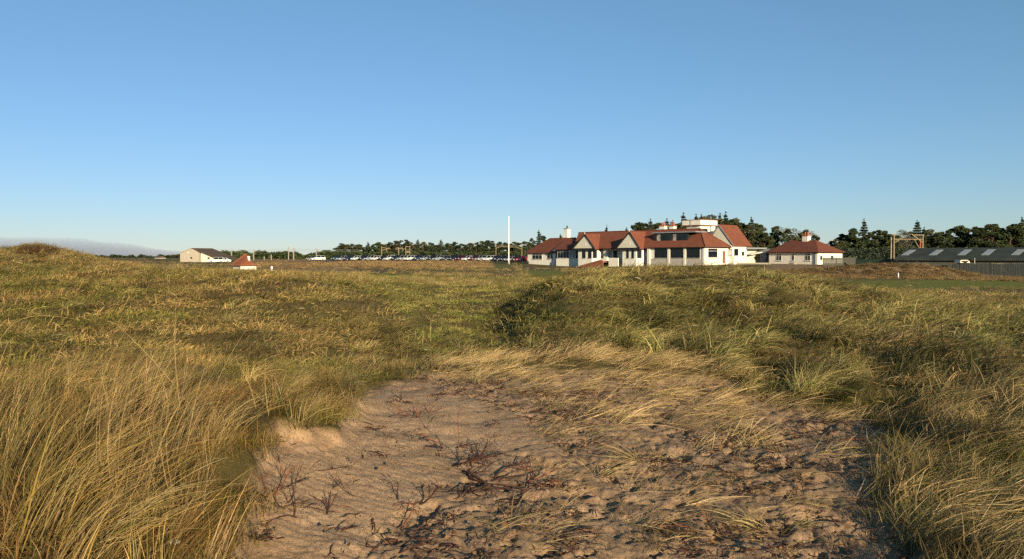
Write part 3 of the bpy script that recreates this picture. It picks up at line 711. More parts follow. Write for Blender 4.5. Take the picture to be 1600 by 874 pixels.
# ================================================================== CLUBHOUSE
C = Frame(1101, 160, 50, 417.5)
club = C.root('clubhouse'); tag(club, 'long white clubhouse with red tiled roofs, twin black trimmed gables and a flat topped lookout', 'clubhouse')
S_, T_, Z_ = C.S, C.T, C.Z
G0 = -1.6                                        # walls run down into the ground
EV = Z_(385.6, 0, 0)                             # main eave
RZ = Z_(357.6, -4.2, 4)
sA0 = S_(1014, 0); sG2a, sG2b = S_(966, -1.2), S_(1001, -1.2); sG1a, sG1b = S_(897.5, -1.2), S_(931, -1.2)
sRidgeL = S_(904, 4); sVer0 = S_(868, 1.5); sW0, sW1 = S_(824.5, 2.0), S_(868, 2.0)
print('club', EV, RZ, sA0, sG2a, sG2b, sG1a, sG1b, sRidgeL, sVer0, sW0, sW1)
# walls --------------------------------------------------------------
w = MB()
w.box(sA0, 0, 0, 8, G0, EV-.05)                             # right hand block
w.box(sG1a+.4, sA0-.003, 1.6, 8, G0, EV-.05)                # range behind the gables
w.box(sVer0+.4, sG1a+.397, 2.4, 8, G0, EV-.1)
w.build('wall', M['harl'], club)
p = MB(); p.box(sA0+.3, -.3, -.06, -.003, G0, .95*EV*.42); p.build('plinth', M['plinth'], club)
for bx_ in ((sA0-.25, sA0+.45, -.32, -.003), (-.45, .08, -.14, -.065)):
    cw = MB(); cw.box(*bx_, G0, EV-.18); cw.build('corner_pier', M['harl'], club)
# roofs --------------------------------------------------------------
r = MB(); hip(r, sG1a-1.2, .45, -.45, 8.45, EV, RZ, sRidgeL-(sG1a-1.2), 4.6, .2); r.build('roof', M['tiles'], club)
rt = MB(); rt.tube([(sRidgeL, 4, RZ+.03), (-4.15, 4, RZ+.03)], .12, 6); rt.tube([(-4.15,4,RZ+.03), (.45,-.45,EV+.05)], .10, 6); rt.tube([(-4.15,4,RZ+.03), (.45,8.45,EV+.05)], .10, 6)
rt.build('ridge_tiles', M['tiles_dark'], club)
gt = MB(); gt.tube([(sA0+.3,-.5,EV-.12),(.5,-.5,EV-.12),(.5,8.5,EV-.12)], .07, 6); gt.build('gutter', M['black'], club)
# big front windows
for a, b_ in ((1023,1042.5),(1048,1067.5),(1073,1093.5)):
    s0, s1 = S_(a, 0), S_(b_, 0)
    window(club, s0, s1, Z_(403.3, s0, 0), Z_(387.6, s0, 0), 0, 'front', 'dframe', 'glass', 1, False, 'bay_window')
# pale strip under the windows and pilasters between them
for a in (1045.2, 1070.2):
    s = S_(a, 0); pl = MB(); pl.box(s-.28, s+.28, -.16, -.065, G0, EV-.2); pl.build('pilaster', M['harl'], club)
# right end wall
t0, t1 = T_(1106, 0), T_(1121, 0); window(club, t0, t1, Z_(403, 0, t0), Z_(388.3, 0, t0), 0, 'side', 'frame', 'glass', 0, True)
t0, t1 = T_(1129, 0), T_(1133, 0)
d = MB(); d.box(.0, .05, t0, t1, Z_(411.5, 0, t0), Z_(392.5, 0, t0)); dd = d.build('door', M['brick'], club)
d = MB(); d.box(.05, .08, t0+.15, t0+.25, Z_(403, 0, t0), Z_(402, 0, t0)); d.build('handle', M['lead'], dd)
# dormer -------------------------------------------------------------
zt, zb_ = Z_(362.6, S_(1048, 1.2), 1.2), Z_(377.8, S_(1048, 1.2), 1.2); s0, s1 = S_(1021.5, 1.2), S_(1074.5, 1.2)
d = MB(); d.box(s0, s1, 1.2, 4.3, zb_-.2, zt-.22); dm = d.build('dormer', M['black'], club)
d = MB(); d.box(s0-.3, S_(1088, 1.2), .85, 4.6, zt-.217, zt); d.build('flat_roof', M['lead'], dm)
d = MB(); d.box(s0-.1, s1+.1, 1.0, 1.19, zb_-.42, zb_-.18); d.build('sill', M['harl'], dm)
for a, b_ in ((1026,1032.5),(1033,1048.3),(1051,1057),(1057.5,1072.5)):
    q0, q1 = S_(a, 1.2), S_(b_, 1.2); window(dm, q0, q1, zb_-.05, zt-.45, 1.19, 'front', 'dframe', 'glass_curtain' if b_-a < 7 else 'glass', 0, False)
# gabled bays --------------------------------------------------------
def bay(sa, sb, apx, apy, evy, wins, side_win, tf=-1.2):
    sm = S_(apx, tf-.4); za = Z_(apy, sm, tf-.4); ze = Z_(evy, (sa+sb)/2, tf-.4)
    zw = ze-.12
    g = MB(); gable_t(g, sa-.25, sb+.25, tf-.55, 4.0, ze-.1, za, .2, sm); rf = g.build('gable_roof', M['tiles'], club)
    # barge boards
    bb = MB()
    for a in (sa-.25, sb+.25):
        bb.extr([(a,tf-.62,ze-.08),(sm,tf-.62,za+.03),(sm,tf-.62,za-.42),(a,tf-.62,ze-.46)], (0,.065,0))
    bb.build('barge_board', M['black'], rf)
    ft = MB(); ft.tube([(sm,tf-.6,za-.1),(sm,tf-.6,za+.35)], [.07,.05], 6); ft.build('finial', M['frame'], rf)
    pd = MB(); pd.extr([(sa+.15,tf-.44,ze-.02),(sb-.15,tf-.44,ze-.02),(sm,tf-.44,za-.3)], (0,.4,0)); pe = pd.build('pediment', M['harl_warm'], club)
    vn = MB(); k = 8; vs = [(sm+.25*math.cos(2*math.pi*i/k), tf-.442, ze+.85+.25*math.sin(2*math.pi*i/k)) for i in range(k)]; vn.extr(vs, (0,-.04,0)); vn.build('vent', M['frame'], pe)
    sf = MB(); sf.box(sa-.1, sb+.1, tf-.5, tf+.15, ze-.5, ze-.13); sf.build('soffit', M['black'], club)
    # canted bay under it
    c = MB(); ch = 1.0
    poly = [(sa+.35,1.62),(sa+.35,tf+ch),(sa+.35+ch*.9,tf),(sb-.35-ch*.9,tf),(sb-.35,tf+ch),(sb-.35,1.62)]
    c.prism(poly, G0, zw-.4); c.build('bay_wall', M['harl'], club)
    for a, b_ in wins:
        q0, q1 = S_(a, tf), S_(b_, tf); window(club, q0, q1, Z_(403.6, q0, tf), Z_(388.6, q0, tf), tf-.005, 'front', 'dframe', 'glass', 0, False, 'tall_window')
    # window on each canted cheek
    for sx, dirn in ((sa+.35, 1), (sb-.35, -1)):
        zc0, zc1 = Z_(403.6, sa, tf), Z_(389, sa, tf)
        A = Vector((sx+dirn*.12, tf+ch-.14, 0)); B = Vector((sx+dirn*.78, tf+.14, 0)); nrm = Vector((-dirn*.74,-.67,0))*.03
        g2 = MB(); g2.extr([A+nrm+Vector((0,0,zc0)), B+nrm+Vector((0,0,zc0)), B+nrm+Vector((0,0,zc1)), A+nrm+Vector((0,0,zc1))], nrm)
        wf = g2.build('tall_window', M['dframe'], club)
        g2 = MB(); A2 = A.lerp(B, .12)+nrm*2.05; B2 = A.lerp(B, .88)+nrm*2.05
        g2.extr([A2+Vector((0,0,zc0+.1)), B2+Vector((0,0,zc0+.1)), B2+Vector((0,0,zc1-.1)), A2+Vector((0,0,zc1-.1))], nrm*.3); g2.build('pane', M['glass'], wf)
    return ze, za
bay(sG1a, sG1b, 914.5, 365.5, 388, ((909.7,914.9),(919,924.4)), 0)
bay(sG2a, sG2b, 984, 361.5, 387.2, ((978.7,982.5),(986.8,990.6)), 0)
# between and beside the bays: sash window, porch door, narrow windows
tb = 1.6
q0, q1 = S_(930.5, tb), S_(939, tb); window(club, q0, q1, Z_(403.4, q0, tb), Z_(391.8, q0, tb), tb-.005, 'front', 'frame', 'glass_curtain', 0, True)
q0, q1 = S_(958.5, tb), S_(964.5, tb)
d = MB(); d.box(q0, q1, tb-.06, tb-.003, Z_(404, q0, tb), Z_(392, q0, tb)); dd = d.build('door', M['black'], club)
d = MB(); d.box(q1-.3, q1-.2, tb-.1, tb-.06, Z_(398, q0, tb), Z_(397.2, q0, tb)); d.build('handle', M['lead'], dd)
q0, q1 = S_(996.8, tb), S_(1003, tb); window(club, q0, q1, Z_(403.4, q0, tb), Z_(392, q0, tb), tb-.005, 'front', 'frame', 'glass', 0, False)
# front terrace walls and projecting white stub
tw = MB(); tw.box(S_(951, -2.2), sG2a+.9, -2.2, -2.0, G0, Z_(403.3, sG2a, -2.2)); tw.box(S_(951,-2.2), S_(951,-2.2)+.22, -1.997, 1.6, G0, Z_(403.3, sG2a, -2.2))
tw.box(sG1b+.4, S_(949, .3), .1, .3, G0, Z_(404.2, sG1b, .2)); tw.box(S_(943, .3), S_(949, .3), .303, 1.6, G0, EV-.3)
tw.build('terrace_wall', M['harl'], club)
# brick stair down to the left with raking sides
st = MB(); sR, sL = S_(949, -2), S_(903, -3.0); zt_ = Z_(409.2, sR, -2); zl = Z_(419.5, sL, -3); n = 12
for i in range(n):
    a = sL+(sR-sL)*i/n; st.box(a, sR, -3.2, -.9, G0-.6, zl+(zt_-zl)*(i+1)/n-.002*i) if i == 0 else st.box(a, a+(sR-sL)/n, -3.195, -.905, zl+(zt_-zl)*(i)/n-.01, zl+(zt_-zl)*(i+1)/n)
stp = st.build('steps', M['brick'], club)
sw = MB()
for t in (-3.45, -.9):
    sw.extr([(sL-.3,t,G0-.6),(sR,t,G0-.6),(sR,t,zt_+.2),(sR-1.2,t,zt_+.2),(sL-.3,t,zl+.15)], (0,.22,0))
sw.build('side_wall', M['brick'], stp)
cp_ = MB(); cp_.extr([(sL-.35,-3.5,zl+.16),(sR-1.2,-3.5,zt_+.21),(sR+.02,-3.5,zt_+.21),(sR+.02,-3.5,zt_+.38),(sR-1.2,-3.5,zt_+.38),(sL-.35,-3.5,zl+.33)], (0,.32,0)); cp_.build('coping', M['pinkstone'], stp)
# veranda ------------------------------------------------------------
v = MB(); a0, a1 = S_(869, .6), sG1a+.38; v.box(a0, a1, .6, 2.4, G0, Z_(404.2, a0, .6)); v.build('veranda_wall', M['harl'], club)
vz0, vz1 = Z_(404, a0, .6), Z_(390, a0, .6)
for a, b_ in ((871,879.8),(880,889.4),(890,899)):
    window(club, S_(a, .7), S_(b_, .7), vz0, vz1, .72, 'front', 'frame', 'glass' if a < 889 else 'glass_curtain', 1, True, 'veranda_window')
v = MB(); v.extr([(a0-.3,.1,vz1+.1),(a0-.3,4.2,vz1+2.6),(a0-.3,4.2,vz1+2.4),(a0-.3,.1,vz1-.08)], (a1-a0+.6,0,0)); v.build('veranda_roof', M['tiles_dark'], club)
# left wing ----------------------------------------------------------
lw = MB(); we = Z_(394.8, sW0, 2); lw.box(sW0, sW1, 2.0, 9.0, G0-1, we-.05); lw.box(sW1-.9, sW1+.1, 1.85, 1.997, G0-1, Z_(390, sW1, 2)); lw.build('left_wing_wall', M['harl'], club)
lr = MB(); wr = Z_(371.8, sW1-2, 5.5); hip(lr, sW0-.5, sW1+4.5, 1.5, 9.5, we, wr, 5.0, 1.0, .18); lr.build('left_wing_roof', M['tiles_dark'], club)
q0, q1 = S_(831.5, 2), S_(847.3, 2); window(club, q0, q1, Z_(405.5, q0, 2), Z_(396.3, q0, 2), 1.995, 'front', 'frame', 'glass', 2, True)
q0, q1 = S_(854.8, 2), S_(865, 2); window(club, q0, q1, Z_(405.2, q0, 2), Z_(395.8, q0, 2), 1.995, 'front', 'frame', 'glass', 1, True)
# chimneys -----------------------------------------------------------
def chimney(px, w_px, ytop, ybot, t, pots=2, cap='lead'):
    s = S_(px, t); hw = w_px/2/6.2; z1, z0 = Z_(ytop, s, t), Z_(ybot, s, t)
    c = MB(); c.box(s-hw, s+hw, t-.5, t+.5, z0, z1); ch = c.build('chimney', M['harl'], club)
    c = MB(); c.box(s-hw-.1, s+hw+.1, t-.6, t+.6, z1+.003, z1+.18); c.build('cap', M['pot' if cap == 'pot' else 'lead'], ch)
    for k in range(pots):
        x = s+(k-(pots-1)/2)*.55; c = MB(); c.tube([(x,t,z1+.18),(x,t,z1+.45),(x,t,z1+.85)], [.24,.19,.16], 8); c.build('chimney_pot', M['pot' if cap == 'pot' else 'brownroof'], ch)
chimney(886, 8, 358.2, 376, 6, 1)
chimney(1036, 8.5, 353.8, 364, 4.6, 2, 'pot'); chimney(1051, 7.5, 353.8, 362, 6.5, 2, 'pot')
# lookout tower ------------------------------------------------------
lt = 9.0; q1 = S_(1094, lt); q0 = S_(1065.5, lt); tt = T_(1120.5, q1); z0, z1, z2 = Z_(358, q1, lt), Z_(352.2, q1, lt), Z_(343.6, q1, lt)
t_ = MB(); t_.box(q0+.8, q1-.5, lt+.5, tt-.6, 1, z1-.003); tw = t_.build('tower', M['harl'], club)
t_ = MB(); t_.box(q0, q1, lt, tt, z1+.12, z2); t_.build('parapet', M['harl'], tw)
t_ = MB(); t_.box(q0-.08, q1+.08, lt-.08, tt+.08, z1, z1+.117); t_.box(q0-.1, q1+.1, lt-.1, tt+.1, z2+.002, z2+.1); t_.build('coping', M['brick'], tw)
t_ = MB(); t_.box(q0-.5, q1-.2, lt-.4, lt+.497, 3.0, z1-1.0); t_.build('lower_wall', M['harl_warm'], tw)
t_ = MB(); t_.tube([((q0+q1)/2, lt-.12, z1-.9), ((q0+q1)/2, lt-.12, z2+.9)], .04, 5); t_.build('aerial', M['lead'], tw)
window(tw, lt+1.2, lt+3.2, z1-1.9, z1-.7, q1-.5, 'side', 'dframe', 'glass', 0, False)
# slanting stair parapet
t_ = MB(); a = q1-.3; t_.extr([(a, lt+4.0, z1-.1),(a, lt+5.3, z1-.1),(a, lt+5.3, z1-3.2),(a, lt+1.0, z1-3.4),(a, lt+.6, z1-2.7),(a,lt+3.9,z1-2.2)], (.3,0,0)); t_.build('stair_parapet', M['harl'], tw)
# rear right block: steep roof with ridge into the depth -------------
b0, b1 = 8.6, T_(1166.5, 0); rs = -3.3; rz = Z_(351, rs, 9.2); re = Z_(383.5, 0, 9.5)
rb = MB(); rb.box(-6.6, .0, b0, b1, G0, re-.05); rb.build('rear_wall', M['harl'], club)
rb = MB(); gable_t(rb, -7.1, .45, 9.2, b1+1.2, re, rz, .2, rs); rr_ = rb.build('rear_roof', M['tiles'], club)
rb = MB(); rb.extr([(-6.6,9.25,re-.06),(-.1,9.25,re-.06),(rs,9.25,rz-.3)], (0,.2,0)); rb.build('rear_gable', M['harl_warm'], club)
rb = MB()
for a in (-7.1, .45): rb.extr([(a,9.1,re+.02),(rs,9.1,rz+.04),(rs,9.1,rz-.2),(a,9.1,re-.22)], (0,.09,0))
rb.build('barge_board', M['lead'], rr_)
for a, b_, y0, y1, gl in ((1138,1143.4,400,389,'glass_curtain'),(1147,1153.3,399.5,389,'glass'),(1159,1162.4,399.5,393.5,'glass')):
    c0, c1 = T_(a, .0), T_(b_, .0); window(club, c0, c1, Z_(y0, 0, c0), Z_(y1, 0, c0), .0, 'side', 'dframe', gl, 0, False)
# terrace block beside the rear door
tq0, tq1 = T_(1147, 1.6), T_(1165, 1.6)
tb_ = MB(); tb_.box(.003, 1.6, tq0, tq1, G0, Z_(400.5, 1.6, tq0)); tb_.box(.083, .3, T_(1134, .3), tq0-.003, G0, Z_(401.2, .3, 12)); tb_.build('side_terrace_wall', M['harl'], club)
st2 = MB(); a0 = T_(1133, 1.0); zz = Z_(411, 1, a0)
for i in range(5): st2.box(.31, 1.4, a0+i*.5, a0+(i+1)*.5-.002, G0, zz-.9+i*.2)
st2.build('steps', M['concrete'], club)
# flat roofed link at the far right ----------------------------------
lk0, lk1 = b1+.003, T_(1184, -1.5)
k = MB(); k.box(-5, -1.5, lk0, lk1, G0, Z_(389.6, -1.5, lk0)); k.build('link_wall', M['harl_warm'], club)
k = MB(); k.box(-5.2, .3, lk0-.3, lk1+.6, Z_(389.3, -1.5, lk0), Z_(387, -1.5, lk0)); k.build('link_roof', M['lead'], club)
k = MB(); k.extr([(.2, lk0+1.5, 2.6),(.2, lk1, 3.2),(.2,lk1,3.05),(.2,lk0+1.5,2.45)], (-1.7,0,0)); k.build('canopy', M['harl'], club)
k = MB(); k.box(-1.49,-1.42, lk0+.7, lk0+1.7, .2, 2.4); k.build('door', M['brick'], club)

# blue grey shed beside the link
Fs = Frame(1197, 172, 50, 411); sh = Fs.root('blue_shed'); tag(sh, 'small blue grey timber shed between the clubhouse and the cottage', 'shed')
k = MB(); k.box(-4.2, 0, 0, 3.2, -1, 2.3); k.build('wall', M['bluegrey'], sh)
k = MB(); k.extr([(-4.4,-.25,2.15),(-4.4,3.5,2.15),(-4.4,1.6,3.0)], (4.7,0,0)); k.build('roof', M['lead'], sh)
k = MB(); k.box(-2.6,-1.6,-.05,-.003,.1,2.0); k.build('door', M['dframe'], sh)
# low garden wall
Fg = Frame(1204, 163, 12, 414); gw = MB(); gw.box(-6.8, 0, 0, .3, -1, .42); gw.box(-6.9,-6.45,-.08,.38,-1,.75); gw.box(-.3,.1,-.08,.38,-1,.65)
o = gw.build('garden_wall', M['concrete']); o.location = (Fg.o.x, Fg.o.y, Fg.zb); o.rotation_euler = (0,0,-Fg.a); tag(o, 'low pale garden wall before the blue grey shed', 'wall')

# ================================================================== COTTAGE
K = Frame(1277.5, 160, 56, 416.5); ct = K.root('cottage'); tag(ct, 'small white cottage with a red hipped roof and single chimney', 'cottage')
ke = K.Z(393.8, 0, 0); k0 = K.S(1201.5, 0); kt = K.T(1316, 0); krz = K.Z(375.2, K.S(1274, kt/2), kt/2)
print('cottage', ke, k0, kt, krz)
k = MB(); k.box(k0, 0, 0, kt, -1.5, ke-.05); k.build('wall', M['harl'], ct)
k = MB(); hip(k, k0-.45, .45, -.45, kt+.45, ke, krz, K.S(1235, kt/2)-(k0-.45), .45-K.S(1274.5, kt/2), .2); k.build('roof', M['tiles_dark'], ct)
k = MB(); k.tube([(k0-.5,-.5,ke-.12),(.5,-.5,ke-.12),(.5,kt+.5,ke-.12)], .07, 6); k.build('gutter', M['black'], ct)
for a, b_, y0, y1, mm_ in ((1212.5,1221.5,407.5,397,1),(1236.5,1241.5,407.5,397,0),(1257.5,1266.5,407.5,396.8,1)):
    q0, q1 = K.S(a, 0), K.S(b_, 0); window(ct, q0, q1, K.Z(y0, q0, 0), K.Z(y1, q0, 0), -.003, 'front', 'frame', 'glass', mm_, True)
k = MB(); q0 = K.S(1271.5, 0); k.box(q0, q0+.45, -.1, -.003, -1, ke-.2); k.build('drainpipe', M['bluegrey'], ct)
for a, b_ in ((1281.5,1284.5),(1298,1302)):
    q0, q1 = K.T(a, 0), K.T(b_, 0); window(ct, q0, q1, 1.3, 2.1, 0, 'side', 'dframe', 'glass', 0, False)
k = MB(); q = K.S(1260, kt/2); z1 = K.Z(369, q, kt/2); k.box(q-.65, q+.65, kt/2-.55, kt/2+.55, krz-.9, z1); ch = k.build('chimney', M['harl'], ct)
k = MB(); k.box(q-.75, q+.75, kt/2-.65, kt/2+.65, z1+.002, z1+.18); k.build('cap', M['pot'], ch)
for dx in (-.3, .3):
    k = MB(); k.tube([(q+dx,kt/2,z1+.18),(q+dx,kt/2,z1+.8)], [.22,.17], 8); k.build('chimney_pot', M['pot'], ch)
k = MB(); q0 = K.S(1235, -1); k.box(q0, q0+1.3, -1.6, -.5, -.8, .75); o = k.build('storage_box', M['concrete'], ct, .04)

# ================================================================== WIDE DARK SHED
D = Frame(1640, 122, 45, 415); ds = D.root('long_shed'); tag(ds, 'long low shed with a dark profiled roof and five pale rooflights', 'shed')
d0 = D.S(1397, 0); de = D.Z(404, d0, 0); dr = D.Z(388, D.S(1425, 8), 8); print('shed', d0, de, dr)
D_end = 6
k = MB(); k.box(d0+.5, D_end, .5, 15.5, -2.5, de-.05); k.build('wall', M['greywood'], ds)
k = MB(); hip(k, d0, D_end+1, 0, 16, de, dr, 0, 0, .35); k.build('roof', M['sheet'], ds)
for a, b_ in ((1409,1422),(1453,1465),(1497,1510),(1534,1547),(1581,1594)):
    # rooflight lies on the slope between 30 and 80 percent of the height
    q = D.S((a+b_)/2-9, 2); sl_ = (dr-de)/8
    k = MB(); vs = [(q,2.4,de+2.4*sl_+.06),(q+1.1,2.4,de+2.4*sl_+.06),(q+1.1,6.4,de+6.4*sl_+.06),(q,6.4,de+6.4*sl_+.06)]; k.extr(vs, (0,0,-.1)); k.build('rooflight', M['skylight'], ds)
q = D.S(1524, 0)
k = MB(); k.tube([(q,-.4,de-1.3),(q,-.4,de+.1)], .08, 6); k.build('flue', M['concrete'], ds)
q0, q1 = D.S(1548, 0), D.S(1567, 0); k = MB(); k.box(q0, q1, .3, .497, -1, de-.75); k.build('door', M['tan'], ds)

# ================================================================== LEFT SIDE BUILDINGS
L = Frame(311, 250, 20, 410.5); hs = L.root('cream_house'); tag(hs, 'pale cream house with split brown monopitch roofs at the far left', 'house')
def lz(py, s=0, t=0): return L.Z(py, s, t)
a0 = L.S(281.5, 0); ap = L.S(300, 0)
k = MB(); k.extr([(a0,0,-3),(0,0,-3),(0,0,lz(395)),(ap,0,lz(388)),(a0,0,lz(396))], (0,9,0)); k.build('gable_wall', M['roughcast'], hs)
k = MB(); b0 = L.S(314, -.5); b1 = L.S(336, -.5); k.extr([(b0,-.5,-3),(b1,-.5,-3),(b1,-.5,lz(405,b1)),(b0,-.5,lz(395.5,b0))], (0,8,0)); k.build('lean_to_wall', M['harl_warm'], hs)
k = MB(); k.extr([(ap-.1,-.25,lz(388)),(b0+.2,-.25,lz(395.6)),(b0+.2,-.25,lz(395.6)+.25),(ap-.1,-.25,lz(387.6))], (0,9.5,0))
k.extr([(b0-.1,-.8,lz(394.5,b0)),(L.S(348,-.5),-.8,lz(406.5,b1)),(L.S(348,-.5),-.8,lz(406.5,b1)+.25),(b0-.1,-.8,lz(394.5,b0)+.28)], (0,9.0,0))
k.extr([(ap,9.0,lz(388)),(L.S(331,9),9.0,lz(389.5,b1)),(L.S(345,9),9.0,lz(402,b1)),(ap,9.0,lz(400))], (0,.4,0)); k.build('roof', M['brownroof'], hs)
k = MB(); k.extr([(a0-.2,-.25,lz(396.2)),(ap+.05,-.25,lz(388.2)),(ap+.05,-.25,lz(387.6)),(a0-.2,-.25,lz(395.4))], (0,9.5,0)); k.build('left_roof', M['roughcast'], hs)
for px_, py_, fr_, tt_ in ((299,403.5,-.005,0),(326,403.8,-.505,-.5)):
    q = L.S(px_, tt_); z = lz(py_, q); window(hs, q-.35, q+.35, z-.2, z+.3, fr_, 'front', 'dframe', 'glass', 0, False)
q = L.S(294, 0); k = MB(); k.box(q-.2,q+.2,-.12,-.003,lz(395.6),lz(394)); k.build('wall_lamp', M['frame'], hs)
# red pyramid roofed starter hut in the dip
Hh = Frame(374, 105, 50, 424); hut = Hh.root('starter_hut'); tag(hut, 'square hut with a steep orange red pyramid roof half hidden by the dune', 'hut')
he = Hh.Z(415.8, 0, 0); hx = 4.2
hA = -Hh.S(360, 0); hB = Hh.T(404.5, 0)
print('hut', he, hA, hB)
k = MB(); k.box(-hA+.25, -.25, .25, hB-.25, -1, he-.05); k.build('wall', M['harl'], hut)
ax = Hh.S(380, 1.4); az_ = Hh.Z(396.5, ax, 1.4)
k = MB(); vs = [(-hA,0,he),(0,0,he),(0,hB,he),(-hA,hB,he),(-.62*hA,1.5,az_),(-.5*hA,1.7,az_+.0),(-.5*hA,hB-.8,he+.75),(-.62*hA,hB-.8,he+.75)]
k.add(vs, [(0,1,5,4),(1,2,6,5),(2,3,7,6),(3,0,4,7),(4,5,6,7),(3,2,1,0)]); k.build('roof', M['tiles_or'], hut)
k = MB(); k.box(-.55*hA-.2,-.55*hA+.2,hB-1.0,hB-.6,he,he+1.3); k.build('chimney', M['harl'], hut)
# ================================================================== TREES
def foliage_mat(name, c1, c2, c3):
    m, nt, b = new_mat(name, .75, c1, .2)
    g = N(nt, 'ShaderNodeNewGeometry'); oi = N(nt, 'ShaderNodeObjectInfo')
    c = ramp(nt, g.outputs['Random Per Island'], [(.0, c1), (.5, c2), (1.0, c3)])
    hs = N(nt, 'ShaderNodeHueSaturation'); link(nt, c, hs.inputs['Color'])
    mr = N(nt, 'ShaderNodeMapRange'); mr.inputs['To Min'].default_value = .65; mr.inputs['To Max'].default_value = 1.3; link(nt, oi.outputs['Random'], mr.inputs['Value']); link(nt, mr.outputs[0], hs.inputs['Value'])
    link(nt, hs.outputs[0], b.inputs['Base Color']); return m
M['pine'] = foliage_mat('pine needles', (.016,.030,.011), (.032,.048,.017), (.065,.070,.026))
M['spruce'] = foliage_mat('spruce needles', (.014,.026,.016), (.028,.042,.024), (.05,.06,.034))
M['olivetree'] = foliage_mat('olive foliage', (.035,.042,.016), (.065,.066,.028), (.11,.10,.045))
M['greytree'] = foliage_mat('bare grey twigs', (.07,.075,.05), (.13,.125,.09), (.2,.18,.13))
M['bark'] = noisy('bark', (.05,.035,.025), (.11,.08,.055), 6, .95)
def quads(cen, size, flat=.5):
    n = len(cen)
    a = rng.normal(0, 1, (n,3)); a[:,2] *= flat; a /= np.linalg.norm(a, axis=1)[:,None]
    b = rng.normal(0, 1, (n,3)); b -= (a*b).sum(1)[:,None]*a; b /= np.linalg.norm(b, axis=1)[:,None]
    s = size[:,None] if hasattr(size, '__len__') else size
    a = a*s; b = b*s*.55
    V = np.stack([cen-a*.5-b*.3, cen-a*.1+b*.5, cen+a*.55+b*.1, cen+a*.1-b*.5], 1).reshape(-1,3)
    return V, np.arange(4*n).reshape(-1,4)
def np_mesh(name, V, Q, mat):
    me = bpy.data.meshes.new(name); me.vertices.add(len(V)); me.vertices.foreach_set('co', V.astype(np.float32).ravel())
    me.loops.add(Q.size); me.loops.foreach_set('vertex_index', Q.astype(np.int32).ravel())
    me.polygons.add(len(Q)); me.polygons.foreach_set('loop_start', np.arange(0, Q.size, 4, dtype=np.int32)); me.polygons.foreach_set('loop_total', np.full(len(Q), 4, np.int32))
    me.update(); me.materials.append(mat); return me
def pine_pts(h, wd, low, n, seed, lob=24):
    r_ = np.random.default_rng(seed); out = []
    for k in range(lob):
        f = (k+.5)/lob; f = f**.9; z = h*(low+(.97-low)*f)
        env = wd*math.sqrt(max(.02, 1-(max(0, f-.35)/.68)**2))*(.8+.2*min(1, f*3))
        a = r_.uniform(0, 6.28); d = env*r_.uniform(.2, .85)
        rad = wd*r_.uniform(.34, .56)*(1-.45*f)
        m = n//lob; p = r_.normal(0, 1, (m,3)); p /= np.linalg.norm(p, axis=1)[:,None]; p *= (r_.uniform(.35,1,(m,1))**.5)*rad
        p[:,2] *= .62; out.append(p+np.array([math.cos(a)*d, math.sin(a)*d, z-rad*.3]))
    return np.concatenate(out)
def spruce_pts(h, wd, n, seed):
    r_ = np.random.default_rng(seed); out = []; nw = 15
    for k in range(nw):
        f = (k/nw)**.95; z = h*(.06+.92*f); rad = wd*(1-f)**.85+.12
        for j in range(7):
            a = r_.uniform(0, 6.28); L_ = rad*r_.uniform(.6, 1.15); m = max(4, int(n/nw/7*(.4+L_/wd*1.3)))
            t = r_.uniform(.08, 1, m); s = L_*.16*(1.15-t)
            p = np.c_[np.cos(a)*t*L_+r_.normal(0,1,m)*s, np.sin(a)*t*L_+r_.normal(0,1,m)*s, z-.18*L_*t+.16*L_*t**2.5+r_.normal(0,.09,m)]
            out.append(p)
    out.append(np.c_[r_.normal(0,.05,(12,2)), h*r_.uniform(.93,1.02,12)])
    return np.concatenate(out)
def make_tree(kind, seed):
    H = 10.0; r0 = random.Random(seed)
    if kind == 'spruce': P = spruce_pts(H, 2.7+r0.random()*.5, 3600, seed); V, Q = quads(P, rng.uniform(.28,.6,len(P)), .4); mt = 'spruce'; nm = 'spruce_tree'
    elif kind == 'pine': P = pine_pts(H, 2.8, .04, 3400, seed); V, Q = quads(P, rng.uniform(.28,.6,len(P)), .6); mt = 'pine'; nm = 'pine_tree'
    elif kind == 'olive': P = pine_pts(H, 3.1, .04, 3400, seed, 28); V, Q = quads(P, rng.uniform(.28,.6,len(P)), .6); mt = 'olivetree'; nm = 'pine_tree'
    elif kind == 'grey': P = pine_pts(H, 3.4, .2, 1500, seed, 26); V, Q = quads(P, rng.uniform(.15,.4,len(P)), .6); mt = 'greytree'; nm = 'bare_tree'
    root = bpy.data.objects.new(nm, None); root.empty_display_size = .5
    tb = MB(); top = .97 if kind == 'spruce' else .85
    pts = [(r0.uniform(-.12,.12)*k, r0.uniform(-.12,.12)*k, -1.5+(H*top+1.5)*k/5) for k in range(6)]
    tb.tube(pts, [.22,.19,.15,.11,.07,.03], 6)
    if kind != 'spruce':
        for k in range(7):
            z = H*r0.uniform(.2, .75); a = r0.uniform(0, 6.28); L_ = r0.uniform(1.2, 2.3)
            tb.tube([(0,0,z),(math.cos(a)*L_*.5, math.sin(a)*L_*.5, z+L_*.25),(math.cos(a)*L_, math.sin(a)*L_, z+L_*.6)], [.08,.05,.02], 4)
    return root, np_mesh('crown', V, Q, M[mt]), tb.mesh('trunk', M['bark'])
TREES = {k: [make_tree(k, 100*i+sd) for sd in range(n)] for i, (k, n) in enumerate((('pine',5),('spruce',4),('olive',3),('grey',2)))}
used_tree = {}
